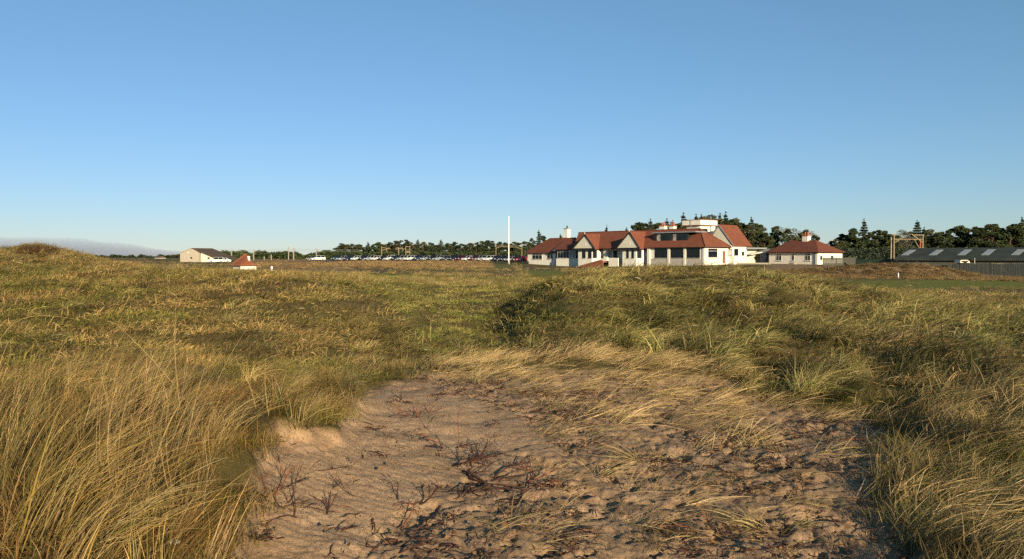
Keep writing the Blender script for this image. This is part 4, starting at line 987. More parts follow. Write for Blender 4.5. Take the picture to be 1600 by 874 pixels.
def place_tree(px, ytop, Y, kind, label, group, wmul=1.0):
    lst = TREES[kind]; root, crown, trunk = lst[used_tree.get(kind, 0) % len(lst)]; used_tree[kind] = used_tree.get(kind, 0)+1
    p = at(px, ytop, Y); zg = hz(p.x, Y) if Y < 400 else 1.2
    h = p.z-zg; s = h/10.0
    r0 = bpy.data.objects.new(root.name, None); col.objects.link(r0); r0.location = (p.x, Y, zg-.1)
    w_ = s*wmul*random.uniform(.9, 1.15); r0.scale = (w_, w_, s); r0.rotation_euler = (0, 0, random.uniform(0, 6.28))
    for me_, nm in ((crown, 'crown'), (trunk, 'trunk')):
        c = bpy.data.objects.new(nm, me_); col.objects.link(c); c.parent = r0
    tag(r0, label, 'tree', group); return r0
ORD = lambda n: str(n)+('th' if 10 < n % 100 < 14 else {1:'st',2:'nd',3:'rd'}.get(n % 10, 'th'))
LOOK = {'pine':'dark round crowned pine','spruce':'dark pointed spruce','olive':'olive tinted bushy pine','grey':'thin grey green bare tree'}
def belt(items, where, group):
    items = sorted(items)
    for i, (px, yt, Y, kd, wm) in enumerate(items):
        place_tree(px, yt, Y, kd, '%s, %s %s' % (LOOK[kd], ORD(i+1), where), group, wm)
random.seed(11)
def kp(ks): return random.choice(ks)
left = [(519,397),(526,391),(535,379.5),(548,380),(558,382),(575,378),(589,377.5),(598,381),(607,377.5),(618,375.5),(632,373.5),(645,378),(653,374),(662,377),(674,378),(689,374.5),(700,379),(712,377),(723,380),(733,379),(744,377.5),(755,375.5),(763,374.5),(771,378),(781,377),(792,378),(801,377),(812,378),(821,376)]
belt([(px, yt, random.uniform(318, 332), 'spruce' if i in (5,12,15,23) else kp(['pine','pine','olive']), 1.5) for i, (px, yt) in enumerate(left)], 'from the left, front rank of belt behind the cars', 'trees in the belt behind the car park')
belt([(px, random.uniform(380, 386), random.uniform(338, 350), kp(['pine','olive']), 1.9) for px in range(531, 840, 11)], 'from the left, rear rank of belt behind the cars', 'trees in the belt behind the car park')
mid = [(830,371),(842,359.5),(851,367),(860,374),(868,373),(876,365.5),(886,376),(897,378),(948,352.5),(979,355)]
belt([(px, yt, 262+2*i if px < 900 else 250, 'spruce' if px in (842,876,948,979) else 'pine', 1.0 if px < 900 else .75) for i, (px, yt) in enumerate(mid)], 'from the left, behind left half of clubhouse', 'trees behind the clubhouse')
club_t = [(993,349,'spruce'),(1002,345,'pine'),(1009,347,'pine'),(1016,342.5,'spruce'),(1025,346,'pine'),(1042,342,'spruce'),(1051,343,'spruce'),(1059,347,'pine'),(1068,333,'spruce'),(1078,345,'pine'),(1088,335,'spruce'),(1096,336,'spruce'),(1110,334,'olive'),(1118,340,'pine'),(1125,332,'spruce'),(1134,331.5,'spruce'),(1143,340,'pine'),(1149,339,'olive'),(1160,347,'pine'),(1166,349,'olive'),(1174,339.5,'spruce'),(1181,347,'pine'),(1189,354,'olive'),(1195,362,'pine')]
belt([(px, yt, random.uniform(206, 218), kd, 1.15 if kd != 'spruce' else .95) for px, yt, kd in club_t], 'from the left, stand behind the clubhouse tower', 'trees behind the clubhouse')
belt([(px, 362+abs(px-1150)*.14, 224, kp(['pine','olive']), 1.7) for px in range(1128, 1205, 13)], 'from the left, rear rank right of clubhouse', 'trees behind the clubhouse')
cot = [(1208,362,'pine'),(1214,351.5,'pine'),(1223,353,'grey'),(1232,356,'pine'),(1241,355,'grey'),(1249,362,'olive'),(1257,357.5,'olive'),(1266,360,'grey'),(1272,366,'pine')]
belt([(px, yt, random.uniform(214, 224), kd, 1.1) for px, yt, kd in cot], 'from the left, behind the cottage roof', 'trees behind the cottage')
rt_ = [(1283,384,'pine'),(1291,380,'pine'),(1300,375,'pine'),(1309,372,'olive'),(1319,364,'pine'),(1329,355,'pine'),(1339,361,'pine'),(1350,342.5,'spruce'),(1362,361,'pine'),(1372,357.5,'pine'),(1380,359,'pine'),(1388,364,'pine'),(1399,366,'olive'),(1410,357,'grey'),(1421,360,'pine'),(1433,343.5,'spruce'),(1444,355,'spruce'),(1455,357,'olive'),(1463,362,'pine'),(1471,360.5,'pine'),(1481,363,'pine'),(1493,351.5,'pine'),(1505,350,'pine'),(1515,356,'olive'),(1527,352,'pine'),(1536,354,'pine'),(1545,348.5,'olive'),(1552,348,'pine'),(1562,353,'pine'),(1572,356,'olive'),(1579,348,'pine'),(1589,350,'pine'),(1597,339.5,'spruce'),(1608,345,'pine'),(1622,350,'pine'),(1640,346,'spruce')]
belt([(px, yt, random.uniform(196, 208), kd, 1.25 if kd != 'spruce' else .95) for px, yt, kd in rt_], 'from the left, front of wood right of cottage', 'trees in the wood on the right')
belt([(px, 372+random.uniform(-5,5), 214, kp(['pine','pine','olive']), 1.8) for px in range(1322, 1650, 15)], 'from the left, rear of wood right of cottage', 'trees in the wood on the right')

def wood_mass(name, label, segs, Y0, Y1, dens, size, mat, seed):
    r_ = np.random.default_rng(seed); pts = []
    xs_ = [s_[0] for s_ in segs]; ys_ = [s_[1] for s_ in segs]
    n = int((xs_[-1]-xs_[0])*dens); px = r_.uniform(xs_[0], xs_[-1], n); Y = r_.uniform(Y0, Y1, n)
    top = np.interp(px, xs_, ys_)+ (fbm(px/7, px*0, 2, seed)-.5)*6
    f = r_.uniform(0, 1, n)**.6; py = 408+(top-408)*f
    v = -(py-H_/2)/F; fwd = cp+v*sp; up = -sp+v*cp; u = (px-800)/F
    P = np.c_[u/fwd*Y, Y, CAMZ+up/fwd*Y]
    V, Q = quads(P, size*r_.uniform(.6,1.4,n), .7)
    o = bpy.data.objects.new(name, np_mesh(name, V, Q, mat)); col.objects.link(o); tag(o, label, 'wood', None, 'stuff')
wood_mass('distant_wood', 'dark band of distant woodland behind the railway masts on the left', [(338,398),(350,394),(372,392.5),(386,395),(394,397),(405,393),(414,392),(422,396),(432,395),(450,394),(462,395),(470,398.5),(475,399),(485,396),(500,394.5),(512,393.5),(524,393)], 420, 450, 75, 1.5, M['pine'], 5)
wood_mass('far_wood', 'thin dark line of far trees on the left horizon', [(100,401),(140,399.5),(180,400.5),(215,400),(240,399.8),(282,399),(300,400)], 1150, 1200, 30, 3.0, M['pine'], 6)
# undergrowth closing the foot of the belts
def under(name, label, x0, x1, Y, top, mat, seed):
    r_ = np.random.default_rng(seed); n = int((x1-x0)*26); px = r_.uniform(x0, x1, n); YY = Y+r_.uniform(-4, 4, n)
    u = (px-800)/F; X_ = u*YY; zg = base_height(X_, YY); f = r_.uniform(0,1,n)
    zt = CAMZ+(402-(top+(fbm(px/6, px*0, 2, seed)-.5)*5))/F*YY
    P = np.c_[X_, YY, zg+(zt-zg)*f]; V, Q = quads(P, Y/330*r_.uniform(.5,1.1,n), .7)
    o = bpy.data.objects.new(name, np_mesh(name, V, Q, mat)); col.objects.link(o); tag(o, label, 'undergrowth', None, 'stuff')
under('undergrowth', 'dark undergrowth below the belt behind the parked cars', 515, 900, 312, 394, M['pine'], 8)
under('undergrowth', 'dark undergrowth at the foot of the wood on the right', 1180, 1650, 192, 388, M['spruce'], 9)

# ================================================================== CARS
def paint(name, c, metal=.3):
    m, nt, b = new_mat(name, .28, c, .6); b.inputs['Metallic'].default_value = metal; b.inputs['Coat Weight'].default_value = .6
    tc = N(nt, 'ShaderNodeTexCoord'); n = N(nt, 'ShaderNodeTexNoise', Scale=2.0); link(nt, tc.outputs['Object'], n.inputs['Vector'])
    link(nt, ramp(nt, n.outputs['Fac'], [(.3, tuple(k*.88 for k in c)), (.7, c)]), b.inputs['Base Color']); return m
PAINT = {'white': paint('white car paint', (.72,.72,.70), 0), 'silver': paint('silver car paint', (.40,.41,.42)), 'black': paint('black car paint', (.008,.008,.01), 0), 'navy': paint('navy car paint', (.012,.016,.032), 0),
  'blue': paint('blue car paint', (.04,.07,.12)), 'grey': paint('grey car paint', (.07,.075,.08)), 'red': paint('red car paint', (.42,.015,.02), 0), 'maroon': paint('maroon car paint', (.10,.01,.02), 0), 'green': paint('dark green car paint', (.015,.04,.03), 0)}
M['carglass'] = glass('car glass', (.010,.013,.018)); M['tyre'] = noisy('tyre rubber', (.012,.012,.012), (.025,.025,.025), 8, .9)
M['rim'] = noisy('alloy rim', (.3,.3,.3), (.45,.45,.45), 8, .35); M['lamp'] = noisy('headlamp lens', (.7,.7,.7), (.85,.85,.85), 6, .1, 3, 0, 30, .8)
def make_car(kind):
    """nose towards -x, length along x, standing on z = 0"""
    L_, Wd, Hh_ = {'hatchback': (3.95,1.72,1.48), 'estate car': (4.5,1.78,1.62), 'saloon': (4.6,1.8,1.43)}[kind]
    h = L_/2; w2 = Wd/2
    if kind == 'saloon': cab = [(-.62,.88),(-.12,1.38),(.78,1.40),(1.42,.95)]; bk = .98
    elif kind == 'estate car': cab = [(-.95,.98),(-.38,1.56),(1.75,1.58),(2.12,1.0)]; bk = 1.02
    else: cab = [(-.85,.92),(-.28,1.44),(1.25,1.44),(1.80,.95)]; bk = .98
    r = bpy.data.objects.new('parked_car', None); col.objects.link(r)
    side = [(-h,.32),(-h-.03+.06,.62),(-h+.28,.76),(cab[0][0]-.02,cab[0][1]-.02),(cab[3][0]+.02,cab[3][1]-.02),(h-.08,bk-.10),(h,.70),(h-.02,.34),(h-.35,.22)]
    fx, rx = -h+.78, h-.78
    arch = []
    for cx in (rx, fx):
        arch += [(cx+.36*math.cos(a), .30+.36*math.sin(a)) for a in [math.pi*k/6 for k in range(7)] if .30+.36*math.sin(a) > .21]
    prof = side+arch+[(-h+.3,.22)]
    b = MB(); ys = [(-w2,.0),(-w2+.10,.0)]
    n = len(prof)
    rows = [(-w2, .94), (-w2+.09, 1.0), (w2-.09, 1.0), (w2, .94)]
    vs = [(x*(.985 if s < 1 else 1), y, .22+(z-.22)*(s if z > .7 else 1)) for y, s in rows for x, z in prof]
    fs = [tuple(range(n-1,-1,-1)), tuple(range(3*n, 4*n))]
    for k in range(3): fs += [(k*n+i, k*n+(i+1)%n, (k+1)*n+(i+1)%n, (k+1)*n+i) for i in range(n)]
    b.add(vs, fs)
    # roof skin
    b.extr([(cab[1][0]-.03,-w2+.26,cab[1][1]),(cab[2][0]+.03,-w2+.26,cab[2][1]),(cab[2][0]+.03,w2-.26,cab[2][1]),(cab[1][0]-.03,w2-.26,cab[1][1])], (0,0,.05))
    for (x0, z0), (x1, z1) in ((cab[0], cab[1]), (cab[3], cab[2])):
        for s in (-1, 1): b.bar((x0, s*(w2-.09), z0), (x1, s*(w2-.25), z1), .07)
    for s in (-1, 1): b.bar(((cab[1][0]+cab[2][0])/2+.05, s*(w2-.245), cab[1][1]), ((cab[0][0]+cab[3][0])/2+.1, s*(w2-.07), cab[0][1]), .07)
    b.build('body', PAINT['white'], r, .03)
    g = MB(); lo = [(cab[0][0],-w2+.12,cab[0][1]-.04),(cab[3][0],-w2+.12,cab[3][1]-.04),(cab[3][0],w2-.12,cab[3][1]-.04),(cab[0][0],w2-.12,cab[0][1]-.04)]
    hi = [(cab[1][0],-w2+.27,cab[1][1]),(cab[2][0],-w2+.27,cab[2][1]),(cab[2][0],w2-.27,cab[2][1]),(cab[1][0],w2-.27,cab[1][1])]
    g.add(lo+hi, [(3,2,1,0),(4,5,6,7),(0,1,5,4),(1,2,6,5),(2,3,7,6),(3,0,4,7)]); g.build('window', M['carglass'], r)
    for x in (fx, rx):
        for s in (-1, 1):
            t = MB(); t.tube([(x, s*(w2-.20), .30), (x, s*(w2+.0), .30)], .30, 12); wl = t.build('wheel', M['tyre'], r)
            t = MB(); t.tube([(x, s*(w2-.02), .30), (x, s*(w2+.012), .30)], .18, 8); t.build('rim', M['rim'], wl)
    for s in (-1, 1):
        t = MB(); t.box(-h-.02, -h+.1, s*(w2-.3)-.16, s*(w2-.3)+.16, .58, .72); t.build('headlight', M['lamp'], r)
    return r
CARS = {k: [make_car(k), False] for k in ('hatchback', 'estate car', 'saloon')}
def place_car(x, y, rz, colr, kind, label, group='cars parked in the car park', zz=None):
    src, used = CARS[kind]
    if used: r = copy_tree(src)
    else: r = src; CARS[kind][1] = True
    r.location = (x, y, (hz(x, y) if zz is None else zz)+.0); r.rotation_euler = (0, 0, rz)
    for ch in r.children:
        if ch.name.startswith('body'):
            ch.material_slots[0].link = 'OBJECT'; ch.material_slots[0].material = PAINT[colr]
    tag(r, label, 'car', group); return r
random.seed(5)
front_row = [(529,'green'),(537,'silver'),(547,'navy'),(558,'white'),(570,'black'),(580,'silver'),(589,'white'),(600,'black'),(611,'white'),(621,'navy'),(631,'silver'),(642,'white'),(655,'blue'),(667,'silver'),(678,'black'),(688,'silver'),(699,'grey'),(711,'black'),(722,'maroon'),(733,'white'),(744,'maroon'),(754,'silver'),(766,'white'),(778,'navy'),(789,'black'),(799,'silver'),(809,'maroon'),(819,'red')]
kinds_ = ['hatchback','estate car','saloon','hatchback','estate car']
def yrow(px, Yr): return Yr+28*(820-px)/290.0
def row_of(lst, Y0, name):
    for i, (px, c) in enumerate(lst):
        Y = yrow(px, Y0); p = at(px, 405, Y); kd = 'estate car' if (px in (711,642,766)) else random.choice(kinds_)
        cn = {'navy':'navy blue','grey':'dark grey','green':'dark green'}.get(c, c)
        place_car(p.x, Y, R(48)+random.uniform(-.12,.12), c, kd, '%s %s, %s from the left in the %s row of the car park' % (cn, kd, ORD(i+1), name))
row_of(front_row, 222, 'front')
row_of([(px, random.choice(['navy','black','grey','blue','navy','silver','black','maroon','grey'])) for px in range(534, 828, 11)], 231, 'second')
for px, c, kd, lb in ((489,'grey','hatchback','small dark grey car parked alone left of the car park, left of a white one'),(497.5,'white','estate car','white estate car parked alone left of the car park')):
    p = at(px, 405, 262); place_car(p.x, 262, R(20), c, kd, lb)
# white vehicles beside the cream house
for px, Y, c, kd, lb in ((338,238,'white','estate car','white estate car parked at the right end of the cream house'),(349,240,'white','saloon','white saloon parked between the cream house and the red hut')):
    p = at(px, 408, Y); place_car(p.x, Y, R(12), c, kd, lb, 'cars beside the cream house', zz=p.z-.5)

# ================================================================== POLES, MASTS, FENCES
def mast(px, ytop, ybot, Y, label, mat='mast', wd=.28, arms=(), name='railway_mast', group='railway masts'):
    p = at(px, ybot, Y); zt = at(px, ytop, Y).z; zg = hz(p.x, Y)-.3
    r = empty(name, (p.x, Y, zg)); tag(r, label, 'mast', group)
    m = MB(); h = zt-zg; m.box(-wd/2, wd/2, -wd/2, wd/2, 0, h); m.box(-wd*.8, wd*.8, -wd*.8, wd*.8, 0, .35); m.build('post', M[mat], r)
    for (dx0, y0, dx1, y1, th) in arms:
        a = Vector((dx0*Y/F, 0, at(px, y0, Y).z-zg)); b_ = Vector((dx1*Y/F, 0, at(px, y1, Y).z-zg))
        k = MB(); k.bar(a, b_, th); k.build('arm', M[mat], r)
    return r
YM = 300
def gantry(px0, px1, ytop, Y, label, beams, mat='mast', wd=.3):
    p = at(px0, 405, Y); zg = hz(p.x, Y)-.3; r = empty('railway_gantry', (p.x, Y, zg)); tag(r, label, 'gantry', 'railway masts')
    h = at(px0, ytop, Y).z-zg; w_ = (px1-px0)*Y/F
    for x in (0, w_):
        m = MB(); m.box(x-wd/2, x+wd/2, -wd/2, wd/2, 0, h); m.build('post', M[mat], r)
    for (a, ya, b_, yb, th) in beams:
        k = MB(); k.bar(((a-px0)*Y/F, 0, at(px0, ya, Y).z-zg), ((b_-px0)*Y/F, 0, at(px0, yb, Y).z-zg), th); k.build('beam', M[mat], r)
    return r
gantry(775, 815.5, 381, YM, 'buff portal gantry with raking braces either side of the white flagpole', [(775,384.5,815.5,384.5,.10),(775,388,783,385.5,.16),(783,385.5,808,386.5,.16),(808,386.5,815.5,390,.16)], wd=.24)
gantry(634, 640.5, 384.5, YM, 'narrow ladder like buff mast rising behind the cars', [(634,385.5,640.5,385.5,.22),(634,394,640.5,394,.5)], wd=.24)
mast(596.5, 385.5, 405, YM, 'thick buff mast with bracket arms behind the cars, leftmost of its cluster', 'mast', .28, ((0,386.5,14,389,.16),(3,391,12,387,.16)))
mast(604.5, 387.5, 405, YM+14, 'thin railway mast just right of the thick one behind the cars', 'mast', .24, ((-6,390.5,5,388.5,.16),))
mast(623, 387, 405, YM+8, 'buff mast with a double bracket behind the cars', 'mast', .3, ((-5,389.5,6,387.5,.2),(-4,386.5,8,390,.14)))
mast(629.5, 388.5, 405, YM+16, 'thin railway mast left of the ladder like one', 'mast', .24, ((-4,389,4,389,.14),))
mast(451, 386, 406, YM, 'tall grey mast, left one of a pair left of the car park', 'mastgrey', .32, ((-1.5,388,1.5,388,.2),))
mast(459, 388.5, 406, YM, 'pale mast with short crossbar, right of the pair left of the car park', 'mastgrey', .38, ((-2.5,389,2.5,389,.2),))
mast(494.5, 389, 406, YM, 'railway mast with a square head above the white parked car', 'mastgrey', .34, ((-1.6,389.5,1.6,389.5,.3),))
mast(362, 390, 408, YM, 'railway mast between the cream house and the red roofed hut', 'mastgrey', .34, ((-2,390.5,2,390.5,.2),))
mast(396.5, 391, 408, YM, 'railway mast rising just right of the red hut roof', 'mastgrey', .34, ((-2.5,391.5,2.5,391.5,.2),))
mast(424, 398, 408, YM, 'short railway post right of the red hut', 'mastgrey', .3)
mast(413, 401, 408, YM+4, 'shortest railway post right of the red hut', 'mastgrey', .26)
YR = 180
gantry(1396.5, 1441.5, 366.5, YR, 'buff steel gantry with diagonal bracing before the wood on the right', [(1396.5,374,1441.5,374,.16),(1424,366,1441,379,.18),(1427,367.5,1443,367.5,.2),(1398,379,1412,369,.14),(1428,374,1436,388,.14),(1392,366.5,1401,366.5,.15)], wd=.24)
mast(1392.2, 371, 404, YR+3, 'thin grey mast beside the left leg of the buff gantry', 'mastgrey', .18)
mast(1437.5, 374, 404, YR+6, 'rusty brown mast beside the right leg of the buff gantry', 'brick', .3)
for y0, y1, lb in ((389.5,391,'upper thin overhead wire between the railway masts on the left'),(392,393,'lower thin overhead wire between the railway masts on the left')):
    k = MB(); k.tube([at(330, y0+.6, YM+.3), at(396, y1, YM+.3), at(450, y0, YM+.3), at(494, y1-.4, YM+.3), at(560, y0+1, YM+.3)], .035, 4)
    o = k.build('overhead_wire', M['lead']); tag(o, lb, 'wire', 'overhead wires')
# flagpole
YF = 196; p = at(795, 411.5, YF); zg = hz(p.x, YF); fp = empty('flagpole', (p.x, YF, zg-.1)); tag(fp, 'tall bare white flagpole left of the clubhouse', 'flagpole')
zt = at(795, 338.5, YF).z-zg; k = MB(); k.tube([(0,0,-.3),(0,0,zt*.5),(0,0,zt)], [.13,.11,.08], 10); k.build('pole', M['whitepaint'], fp)
k = MB(); k.tube([(0,0,zt),(0,0,zt+.12),(0,0,zt+.25)], [.10,.17,.03], 8); k.build('finial', M['whitepaint'], fp)
k = MB(); k.tube([(0,0,-.3),(0,0,.55)], .3, 10); k.build('base_sleeve', M['concrete'], fp)
# dark clipped hedge in front of the red car
def hedge(pxa, pxb, Y, y0, y1, label, n, depth=1.2):
    a = at(pxa, y1, Y); b_ = at(pxb, y1, Y); zg = hz((a.x+b_.x)/2, Y); zt = at(pxa, y0, Y).z
    r = empty('clipped_hedge', ((a.x+b_.x)/2, Y, zg)); tag(r, label, 'hedge')
    w2 = (b_.x-a.x)/2; h = max(zt-zg, .5)
    P = np.c_[rng.uniform(-w2, w2, n), rng.uniform(-depth/2, depth/2, n), rng.uniform(0, h, n)]
    k = rng.integers(0, 3, n); P[k == 0, 1] = np.where(rng.uniform(0,1,(k==0).sum()) < .5, -depth/2, depth/2); P[k == 1, 2] = h
    V, Q = quads(P, rng.uniform(.12,.3,n), .8); o = bpy.data.objects.new('foliage', np_mesh('foliage', V, Q, M['spruce'])); col.objects.link(o); o.parent = r
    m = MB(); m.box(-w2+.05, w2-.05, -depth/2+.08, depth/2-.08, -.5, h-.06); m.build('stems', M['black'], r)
hedge(796, 826, 203, 409.3, 415, 'dark clipped hedge before the red car, touching the clubhouse wing', 2600)
hedge(766, 794, 196, 410.6, 413, 'low dark hedge left of the flagpole before the parked cars', 1500)
# fences
def fence(pxa, Ya, pxb, Yb, ytop, label, mat, bw=.14, gap=.02, posts=2.4, name='board_fence', depth_below=1.0):
    a = at(pxa, ytop, Ya); b_ = at(pxb, ytop, Yb); L_ = (Vector((b_.x,b_.y))-Vector((a.x,a.y))).length; ang = math.atan2(b_.y-a.y, b_.x-a.x)
    h = a.z-hz(a.x, Ya); h = max(h, .8)
    r = empty(name, (a.x, a.y, a.z-h), ang); tag(r, label, 'fence')
    m = MB(); x = 0
    while x < L_:
        hh = h+random.uniform(-.05,.05)+(b_.z-a.z)*x/L_; m.box(x, min(x+bw, L_), -.012+random.uniform(-.006,.006), .012, -depth_below, hh); x += bw+gap
    m.box(0, L_, .0125, .06, h*.25, h*.25+.09); m.box(0, L_, .0125, .06, h*.78, h*.78+.09); m.build('boards', M[mat], r)
    x = 0
    while x <= L_+.01:
        m = MB(); m.box(x-.05, x+.05, .061, .16, -depth_below, h+.04+(b_.z-a.z)*x/L_); m.build('post', M[mat], r); x += posts
fence(1486, 123.5, 1660, 109, 412.5, 'weathered grey board fence at the right edge before the long shed', 'greyfence')
fence(1337, 148, 1400, 142, 404.8, 'dark green board fence right of the cottage above the bramble bank', 'greenboard')
fence(1286, 152, 1338, 150, 402.8, 'darker taller fence against the side of the cottage', 'greywood')
fence(1401, 141, 1426, 140, 404.6, 'pale board fence behind the bramble bank, left of the green sheet', 'palewood')
fence(1455, 139, 1485, 137, 404.6, 'pale board fence behind the bramble bank, right of the green sheet', 'palewood')
# green skip, cream trailer
def boxy(name, px0, px1, y0, y1, Y, d, label, cat, mat, extra=None):
    a = at(px0, y1, Y); b_ = at(px1, y0, Y); r = empty(name, ((a.x+b_.x)/2, Y, a.z)); tag(r, label, cat); w2 = (b_.x-a.x)/2; h = b_.z-a.z
    return r, w2, h
r, w2, h = boxy('storage_container', 1428, 1453, 404.8, 413, 139, 2, 'bright green container behind the bramble bank', 'container', 'brightgreen')
k = MB(); k.box(-w2, w2, 0, 2.2, -.2, h); n = int(w2*2/.3)
for i in range(n): k.box(-w2+.3*i, -w2+.3*i+.15, -.04, -.003, -.15, h-.1)
k.build('body', M['brightgreen'], r); k = MB(); k.box(-w2-.05, w2+.05, -.05, 2.25, h+.002, h+.08); k.build('lid', M['brightgreen'], r)
r, w2, h = boxy('cream_trailer', 1500, 1516, 406.5, 414.5, 128, 2, 'small cream trailer with a sloping end behind the grey board fence', 'trailer', 'tan')
k = MB(); k.extr([(-w2,0,.35),(w2,0,.35),(w2-.05,0,h*.7),(w2-.35,0,h),(-w2+.1,0,h)], (0,1.7,0)); k.build('body', M['harl_warm'], r, .03)
k = MB(); k.box(-w2+.25, -w2+.75, -.03, -.003, h*.6, h*.85); k.build('window', M['glass'], r)
k = MB(); k.box(.0, .5, -.03, -.003, h*.6, h*.85); k.build('window', M['glass'], r)
k = MB(); k.tube([(0,-.03,.3),(0,.15,.3)], .3, 10); k.build('wheel', M['tyre'], r)
k = MB(); k.tube([(0,1.55,.3),(0,1.73,.3)], .3, 10); k.build('wheel', M['tyre'], r)
# marker posts
def post(px, y0, y1, Y, label, w_=.14):
    p = at(px, y1, Y); zg = hz(p.x, Y); k = MB(); h = at(px, y0, Y).z-zg; k.prism([(w_/2*math.cos(a), w_/2*math.sin(a)) for a in [i*math.pi/4 for i in range(8)]], -.2, h); k.prism([(w_*.35*math.cos(a), w_*.35*math.sin(a)) for a in [i*math.pi/4 for i in range(8)]], h+.002, h+.05)
    o = k.build('marker_post', M['whitepaint']); o.location = (p.x, Y, zg); tag(o, label, 'post')
post(1403.5, 427, 435.5, 100, 'short white marker post on the grass before the bramble bank', .13)
post(424.5, 417, 421, 96, 'small white marker stone in the rough right of the red hut', .24)
# far white cottage on the left horizon
Fc = Frame(249, 560, 30, 406); fc = Fc.root('far_cottage'); tag(fc, 'tiny white cottage on the left horizon between dune and cream house', 'cottage')
k = MB(); k.box(-5, 0, 0, 5, -2, 1.4); k.build('wall', M['harl'], fc); k = MB(); hip(k, -5.3, .3, -.3, 5.3, 1.4, 2.6, 0, 0); k.build('roof', M['brownroof'], fc)
# ================================================================== NEAR THINGS: branches, tussocks, stalks
M['branch'] = noisy('burnt dark branch', (.018,.010,.008), (.075,.030,.020), 14, .8)
M['redstem'] = noisy('reddish stem', (.10,.035,.02), (.19,.075,.04), 14, .8)
M['deadleaf'] = noisy('dead leaf', (.11,.055,.022), (.2,.11,.045), 10, .8)
def gpt(px, py):
    """ground point seen at this photo pixel (march along the view line)"""
    u, v = ray(px, py); Y = np.linspace(2.5, 60, 3000); x = u*Y; zr = CAMZ+v*Y; zg = height(x, Y)
    k = np.argmax(zr < zg); return float(x[k]), float(Y[k]), float(zg[k])
_hc = {}
def branch_mesh(seed, size, n_main=3, lift=.12, thick=.006):
    r_ = random.Random(seed); mb = MB()
    def grow(p, az, el, L_, rad, lvl):
        pts = [Vector(p)]; d_az, n = r_.uniform(-.9,.9), 5
        for i in range(n):
            az += d_az/n+r_.uniform(-.35,.35); el += r_.uniform(-.35,.3)
            q = pts[-1]+Vector((math.cos(az)*math.cos(el), math.sin(az)*math.cos(el), math.sin(el)))*L_/n
            q.z = max(q.z, rad*.3); pts.append(q)
        mb.tube(pts, [rad*(1-.13*i) for i in range(n+1)], 5)
        if lvl < 2:
            for k in range(r_.randint(2, 3)):
                j = r_.randint(1, n-1); grow(pts[j], az+r_.choice([-1,1])*r_.uniform(.4,1.2), el+(r_.uniform(-.2,.5) if lift >= .1 else r_.uniform(-.4,.2)), L_*r_.uniform(.35,.65), rad*.6, lvl+1)
    for k in range(n_main):
        grow((r_.uniform(-.12,.12), r_.uniform(-.12,.12), 0), r_.uniform(0, 6.28), r_.uniform(.1, .1+lift*5), size*r_.uniform(.6, 1.0), thick, 0)
    return mb
BR = [ # px, py, size, mains, lift, thick, label
 (648,650,.38,7,.12,.006,'large bundle of upright burnt twigs at the top left of the smooth sand'),
 (628,628,.30,4,.14,.005,'short burnt twigs standing just above the large bundle on the sand'),
 (668,630,.32,4,.14,.005,'burnt twigs standing to the right of the large bundle'),
 (700,618,.34,3,.10,.005,'low curling twigs near the upper rim of the sand'),
 (690,700,.36,5,.04,.008,'thick dark roots lying left of the tall red stem'),
 (722,722,.46,6,.05,.008,'tangle of red and black roots at the foot of the tall red stem'),
 (668,690,.34,3,.08,.007,'dark forked root below the large bundle of twigs'),
 (764,752,.50,7,.03,.008,'dense mat of dark roots in the middle of the sand'),
 (815,765,.50,6,.03,.007,'long flat reddish root mat right of the dense one'),
 (846,752,.36,4,.03,.006,'short dark root mat ending the chain of roots'),
 (600,785,.34,3,.05,.009,'thick curved dark root at the lower edge of the smooth hollow'),
 (632,790,.30,3,.06,.008,'hooked dark root just right of the thick curved one'),
 (560,800,.30,3,.05,.008,'bent dark root in the lower middle of the smooth hollow'),
 (520,810,.26,2,.05,.008,'lone curled root at the lower left of the smooth hollow'),
 (538,770,.20,2,.16,.004,'small forked twig standing in the smooth sand'),
 (640,835,.34,4,.05,.007,'reddish twigs below the hooked root near the bottom'),
 (600,855,.30,3,.06,.006,'thin twigs at the bottom edge of the sand'),
 (455,800,.26,5,.10,.005,'dark upright twigs on the foot of the left sand bank'),
 (420,770,.26,4,.10,.005,'brown upright twigs at the sand edge below the grass bank'),
 (476,740,.45,2,.14,.005,'long slanting twig leaning over the left sand bank'),
 (1262,745,.34,5,.03,.007,'dark root clump in a pit on the right side of the sand'),
 (1300,690,.28,3,.04,.006,'small dark root clump near the right rim of the sand'),
 (905,690,.28,3,.03,.005,'low dark twigs above the middle of the rough sand'),
 (800,640,.26,3,.04,.004,'thin dark twigs on the sand below the straw band'),
 (1090,830,.30,4,.02,.006,'dark debris clump at the lower middle of the rough sand'),
 (1390,790,.34,5,.03,.006,'dark root clump under the right hand marram'),
 (870,840,.30,4,.02,.006,'dark twigs near the bottom edge of the rough sand')]
for i, (px, py, sz, nm, lf, th, lb) in enumerate(BR):
    x, y, z = gpt(px, py)
    o = branch_mesh(40+i, sz, nm, lf, th).build('dead_branch', M['branch' if i % 3 else 'redstem']); o.location = (x, y, z-.012); tag(o, lb, 'branch', 'burnt twigs and roots on the sand')
# tall thin red stem
x, y, z = gpt(716, 716); k = MB(); k.tube([(0,0,0),(.006,0,.16),(-.004,.01,.32),(.012,0,.45)], [.005,.0042,.0035,.0018], 5)
st_ = k.build('red_stem', M['redstem']); st_.location = (x, y, z-.01); tag(st_, 'tall thin red stem standing on the sand', 'stem')
for h_, a_ in ((.2,.6),(.3,2.5),(.38,.2)):
    k = MB(); k.tube([(0,0,h_),(math.cos(a_)*.03,math.sin(a_)*.03,h_+.05)], [.0025,.0012], 4); k.build('side_shoot', M['redstem'], st_)

